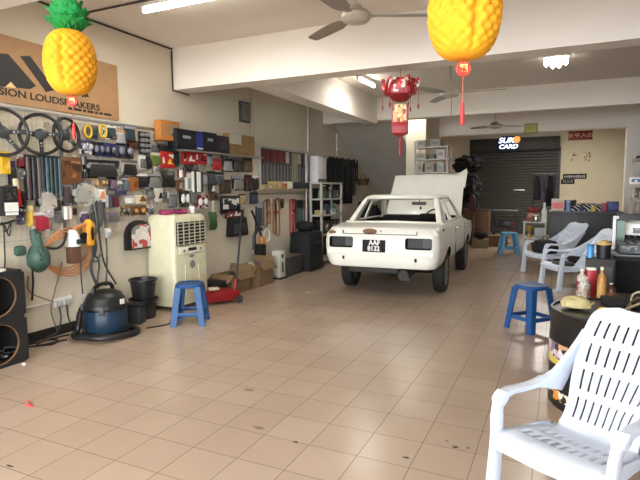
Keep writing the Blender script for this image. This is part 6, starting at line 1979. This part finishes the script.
# ================================================================== LANTERNS
def pineapple(x, y, zc, label, crown=True, ztop=2.83):
    t = thing('pineapple_lantern', label, 'lantern', (x, y, zc - .20), 0, 'yellow paper pineapple lanterns')
    PM = bpy.data.materials.get('pineapple paper') or mat('pineapple paper', (238, 164, 22), .8, vary=.10, scale=14)
    m = MB()
    NU, NV = 96, 60
    H, R = .178, .136
    rows = []
    for j in range(NV + 1):
        v = j / NV
        ph = PI * (.04 + .92 * v)
        row = []
        for i in range(NU):
            th = 2 * PI * i / NU
            e = (abs(math.sin(ph)) ** .64)
            # honeycomb paper: diamond pockets between the folds
            a = math.cos(8 * th + 10 * ph), math.cos(8 * th - 10 * ph)
            a = (1 - abs(a[0])) ** 2 + (1 - abs(a[1])) ** 2
            k = 1.04 - .085 * a * math.sin(ph)
            # one open seam where the paper fan closes
            dth = math.atan2(math.sin(th + 1.05), math.cos(th + 1.05))
            k -= .16 * math.exp(-(dth / .10) ** 2) * math.sin(ph)
            r = R * e * k
            row.append(Vector((r * math.cos(th), r * math.sin(th), .20 - H * math.cos(ph) * (1.0) * (.98 if v > .5 else 1))))
        rows.append(row)
    m.loft(rows)
    m.build('paper_body', PM, t, ang=50)
    if crown:
        GM = mat('pineapple leaf paper', (20, 138, 62), .7, vary=.2, scale=12)
        rr = random.Random(5)
        m = MB()
        for ring, (n, tilt, ln, z0) in enumerate(((12, .85, .13, .365), (10, .58, .16, .375), (8, .32, .175, .39), (6, .12, .18, .40))):
            for k in range(n):
                a = 2 * PI * k / n + ring * .3
                d = Vector((math.cos(a), math.sin(a), 0))
                s_ = Vector((-math.sin(a), math.cos(a), 0))
                pts = []
                for q_ in range(5):
                    u = q_ / 4
                    out = .02 + ln * math.sin(tilt) * u
                    up = ln * math.cos(tilt) * u - .02 * u * u
                    wd = .056 * math.sin(PI * (.25 + .75 * u)) + .004
                    c_ = d * out + Vector((0, 0, z0 + up))
                    pts.append([c_ + s_ * wd, c_ + d * .008 - s_ * 0 + Vector((0, 0, -.004)), c_ - s_ * wd, c_ - d * .002 + Vector((0, 0, .004))])
                m.loft([[Vector(p) for p in r_] for r_ in pts])
        m.build('leaf_crown', GM, t)
    MB().cyl((0, 0, .38), (0, 0, ztop - (zc - .20)), .002, n=6).build('hanging_string', m3((180, 40, 40)), t)
    # medallion and tassel
    RP = mat('lucky red', (204, 34, 30), .45)
    md_ = MB().lathe([(0, -.006), (.026, -.005), (.030, 0), (.026, .005), (0, .006)], (0, -.0, -.012), 24, Matrix.Rotation(YAW, 3, 'Z') @ Matrix.Rotation(PI / 2, 3, 'X')).build('medallion', RP, t)
    MB().tube([Vector((0, 0, -.012)) + Matrix.Rotation(YAW, 3, 'Z') @ Vector((.026 * math.cos(2 * PI * k / 24), -.005, .026 * math.sin(2 * PI * k / 24))) for k in range(24)], 0.003, 6, True).build('scalloped_rim', m3((230, 80, 60)), md_)
    off = Matrix.Rotation(YAW, 3, 'Z') @ Vector((0, -.0075, 0))
    text('lettering', '福', .030, mat('medallion gold', (252, 206, 120), .4), md_, (off.x, off.y, -.012), (PI / 2, 0, YAW), .002, 1, 0, .002)
    MB().cyl((0, 0, .03), (0, 0, -.15), .0018, n=6).build('cord', m3((200, 80, 50)), t)
    MB().lathe([(0, -.135), (.006, -.138), (.008, -.16), (.009, -.225), (.0, -.225)], n=14).build('tassel', RP, t)
    return t
pineapple(-2.515, 2.09, 2.205, 'yellow paper pineapple lantern with green leaf crown, left one near the speaker banner')
pineapple(-.36, 2.10, 2.165, 'yellow paper pineapple lantern cut by the top edge, before the middle beam')

def palace_lantern(x, y, z):
    t = thing('palace_lantern', 'red Chinese palace lantern with gold panels and long tassel hanging from the middle beam', 'lantern', (x, y, z), .2)
    RP = mat('lantern red', (176, 30, 40), .35, vary=.15, scale=30)
    PN = pmat('lantern panel print', [(186, 30, 44), (240, 226, 214), (120, 16, 28), (214, 60, 60)], 30)
    PG = pmat('lantern gold print', [(236, 196, 120), (226, 150, 90), (250, 226, 170), (150, 60, 40)], 34)
    H = 0.0
    def ringp(r, zz, n=6, a0=0.0):
        return [Vector((r * math.cos(a0 + 2 * PI * k / n), r * math.sin(a0 + 2 * PI * k / n), zz)) for k in range(n)]
    # upper crown: six upright panels flaring out
    MB().lofts([ringp(.10, .64), ringp(.165, .66), ringp(.18, .72), ringp(.165, .80), ringp(.06, .82)]).build('crown_frame', RP, t)
    for k in range(6):
        a = 2 * PI * (k + .5) / 6
        R = Matrix.Rotation(a, 3, 'Z')
        MB().box(R @ Vector((.160, 0, .745)), (.014, .13, .15), R).build('crown_panel', PN, t, bevel=.003)
        a2 = 2 * PI * k / 6
        R2 = Matrix.Rotation(a2, 3, 'Z')
        MB().box(R2 @ Vector((.19, 0, .78)), (.03, .035, .12), R2).build('crown_horn', PN, t, bevel=.004)
        p = R2 @ Vector((.195, 0, .66))
        MB().cyl(p + Vector((0, 0, .06)), p - Vector((0, 0, .10)), .003, n=6).build('bead_string', m3((160, 30, 36)), t)
        MB().lathe([(0, -.16), (.008, -.155), (.009, -.11), (.0, -.10)], p, 8).build('small_tassel', m3((140, 24, 34)), t)
    MB().lofts([ringp(.12, .645), ringp(.085, .60), ringp(.05, .585)]).build('crown_skirt', m3((130, 20, 30)), t)
    for k in range(4):
        a = PI / 4 + PI / 2 * k
        MB().cyl((.05 * math.cos(a), .05 * math.sin(a), .60), (.09 * math.cos(a), .09 * math.sin(a), .545), .003, n=6).build('link', GOLD, t)
    # lower box with print and red skirt
    MB().box((0, 0, .45), (.155, .155, .19)).build('lamp_box', PG, t)
    for sx in (-1, 1):
        for sy in (-1, 1):
            MB().box((sx * .078, sy * .078, .45), (.012, .012, .20)).build('corner_post', RP, t)
    MB().box((0, 0, .30), (.165, .165, .12), taper=(1, 1)).build('skirt', m3((158, 24, 32)), t, bevel=.004)
    MB().lofts([ringp(.085, .24, 8), ringp(.03, .205, 8)]).build('skirt_point', m3((158, 24, 32)), t)
    MB().lathe([(0, 0), (.013, .0), (.012, .12), (.018, .15), (.01, .17), (.006, .21), (0, .21)], n=12).build('long_tassel', m3((176, 28, 34)), t)
    MB().cyl((0, 0, .80), (0, 0, 2.81 - z), .003, n=6).build('hanging_string', m3((150, 30, 34)), t)
palace_lantern(-1.63, 5.60, 1.86)

# ================================================================== FLOOR MARKS
ST_M = mat('oil stain', (52, 42, 36), .45)
SP_M = mat('dull stain', (122, 100, 82), .5)
def spot(px_, py_, r, m, lab, sq=.7, seed=1):
    p = on(px_, py_, 2, 0.0)
    rr = random.Random(seed)
    mm = MB()
    n = 16
    ring = [(r * math.cos(2 * PI * k / n) * rr.uniform(.75, 1.15), r * sq * math.sin(2 * PI * k / n) * rr.uniform(.75, 1.15)) for k in range(n)]
    mm.loft([[Vector((x, y, .0003)) for x, y in ring], [Vector((x * .9, y * .9, .0012)) for x, y in ring]])
    o = mm.build('floor_stain', m, None, loc=(p.x, p.y, 0))
    tag(o, lab, 'stain', 'stains on the tile floor')
spot(249, 390, .045, SP_M, 'faint brown stain on the floor left of the middle', .6, 1)
spot(259, 428, .04, SP_M, 'faint brown stain nearer the camera than the left middle one', .5, 2)
spot(295.5, 442, .018, ST_M, 'small black spot on a tile joint at bottom middle', .7, 3)
spot(406, 457.5, .022, ST_M, 'black curved spot on the floor left of the foreground chair', .5, 4)
spot(455, 447, .018, ST_M, 'largest black drip in the cluster beside the foreground chair', .9, 5)
spot(468, 448, .010, ST_M, 'small black drip right of the largest drip by the chair', .9, 6)
spot(447, 441, .012, ST_M, 'thin black drip left of the largest drip by the chair', .4, 7)
spot(476, 325, .06, SP_M, 'brown stain on the floor left of the lone blue stool', .5, 8)
spot(255, 321.5, .03, ST_M, 'dark spot on floor between cooler stool and the car', .5, 9)
spot(10, 466, .03, ST_M, 'thin dark streak at the bottom left of the floor', .25, 10)
spot(302, 339, .05, SP_M, 'dull stain on the floor in front of the car', .4, 11)
p = on(30, 406, 2, 0)
m = MB()
m.ball((0, 0, .006), (.035, .02, .006), 10, 7, .2, 2)
m.tube([(-.02, .01, .006), (-.06, .04, .006), (-.09, .04, .006)], .005, 6)
tag(m.build('red_scrap', m3((220, 80, 80)), None, loc=(p.x, p.y, 0)), 'small pink red scrap on the floor at lower left', 'scrap')
# white upright pole by the sleeves
o = tag(MB().cyl((0, 0, 0), (0, 0, 2.2), .02, n=10).build('white_pole', PIPE, None, loc=(XL + .10, lw(306, 150, XL + .10).y, 0)), 'white pole standing between the sleeve rack and the white box', 'pole')
# ------------------------------------------------------------------ light
w = bpy.data.worlds.new('daylight')
SC.world = w
w.use_nodes = True
bg = w.node_tree.nodes['Background']
bg.inputs['Color'].default_value = (0.90, 0.95, 1.0, 1)
bg.inputs['Strength'].default_value = 11.0
def lamp(x, y, z, sx, sy, rz, e, col=(1, .96, .88)):
    l = bpy.data.lights.new('tube light', 'AREA')
    l.shape = 'RECTANGLE'
    l.size = sx
    l.size_y = sy
    l.energy = e
    l.color = col
    o = bpy.data.objects.new('tube_light', l)
    COL.objects.link(o)
    o.location = (x, y, z)
    o.rotation_euler = (0, 0, rz)
lamp(-3.20, 4.02, ZC - .13, 1.1, .05, 0, 30)
lamp(-2.97, 8.2, ZC - .13, .7, .05, math.radians(88), 13)
lamp(-3.0, 11.25, ZC - .13, .5, .05, 0, 7)
lamp(-.2, 15.2, ZC - .13, 1.1, .05, 0, 90)  # light of the added lamp behind the third beam
lamp(-.115, 8.1, ZC - .20, .3, .12, 0, 20)
vs = SC.view_settings
vs.view_transform = 'Standard'
vs.look = 'None'
vs.exposure = 0.22
vs.gamma = 1.0
vs.use_curve_mapping = False
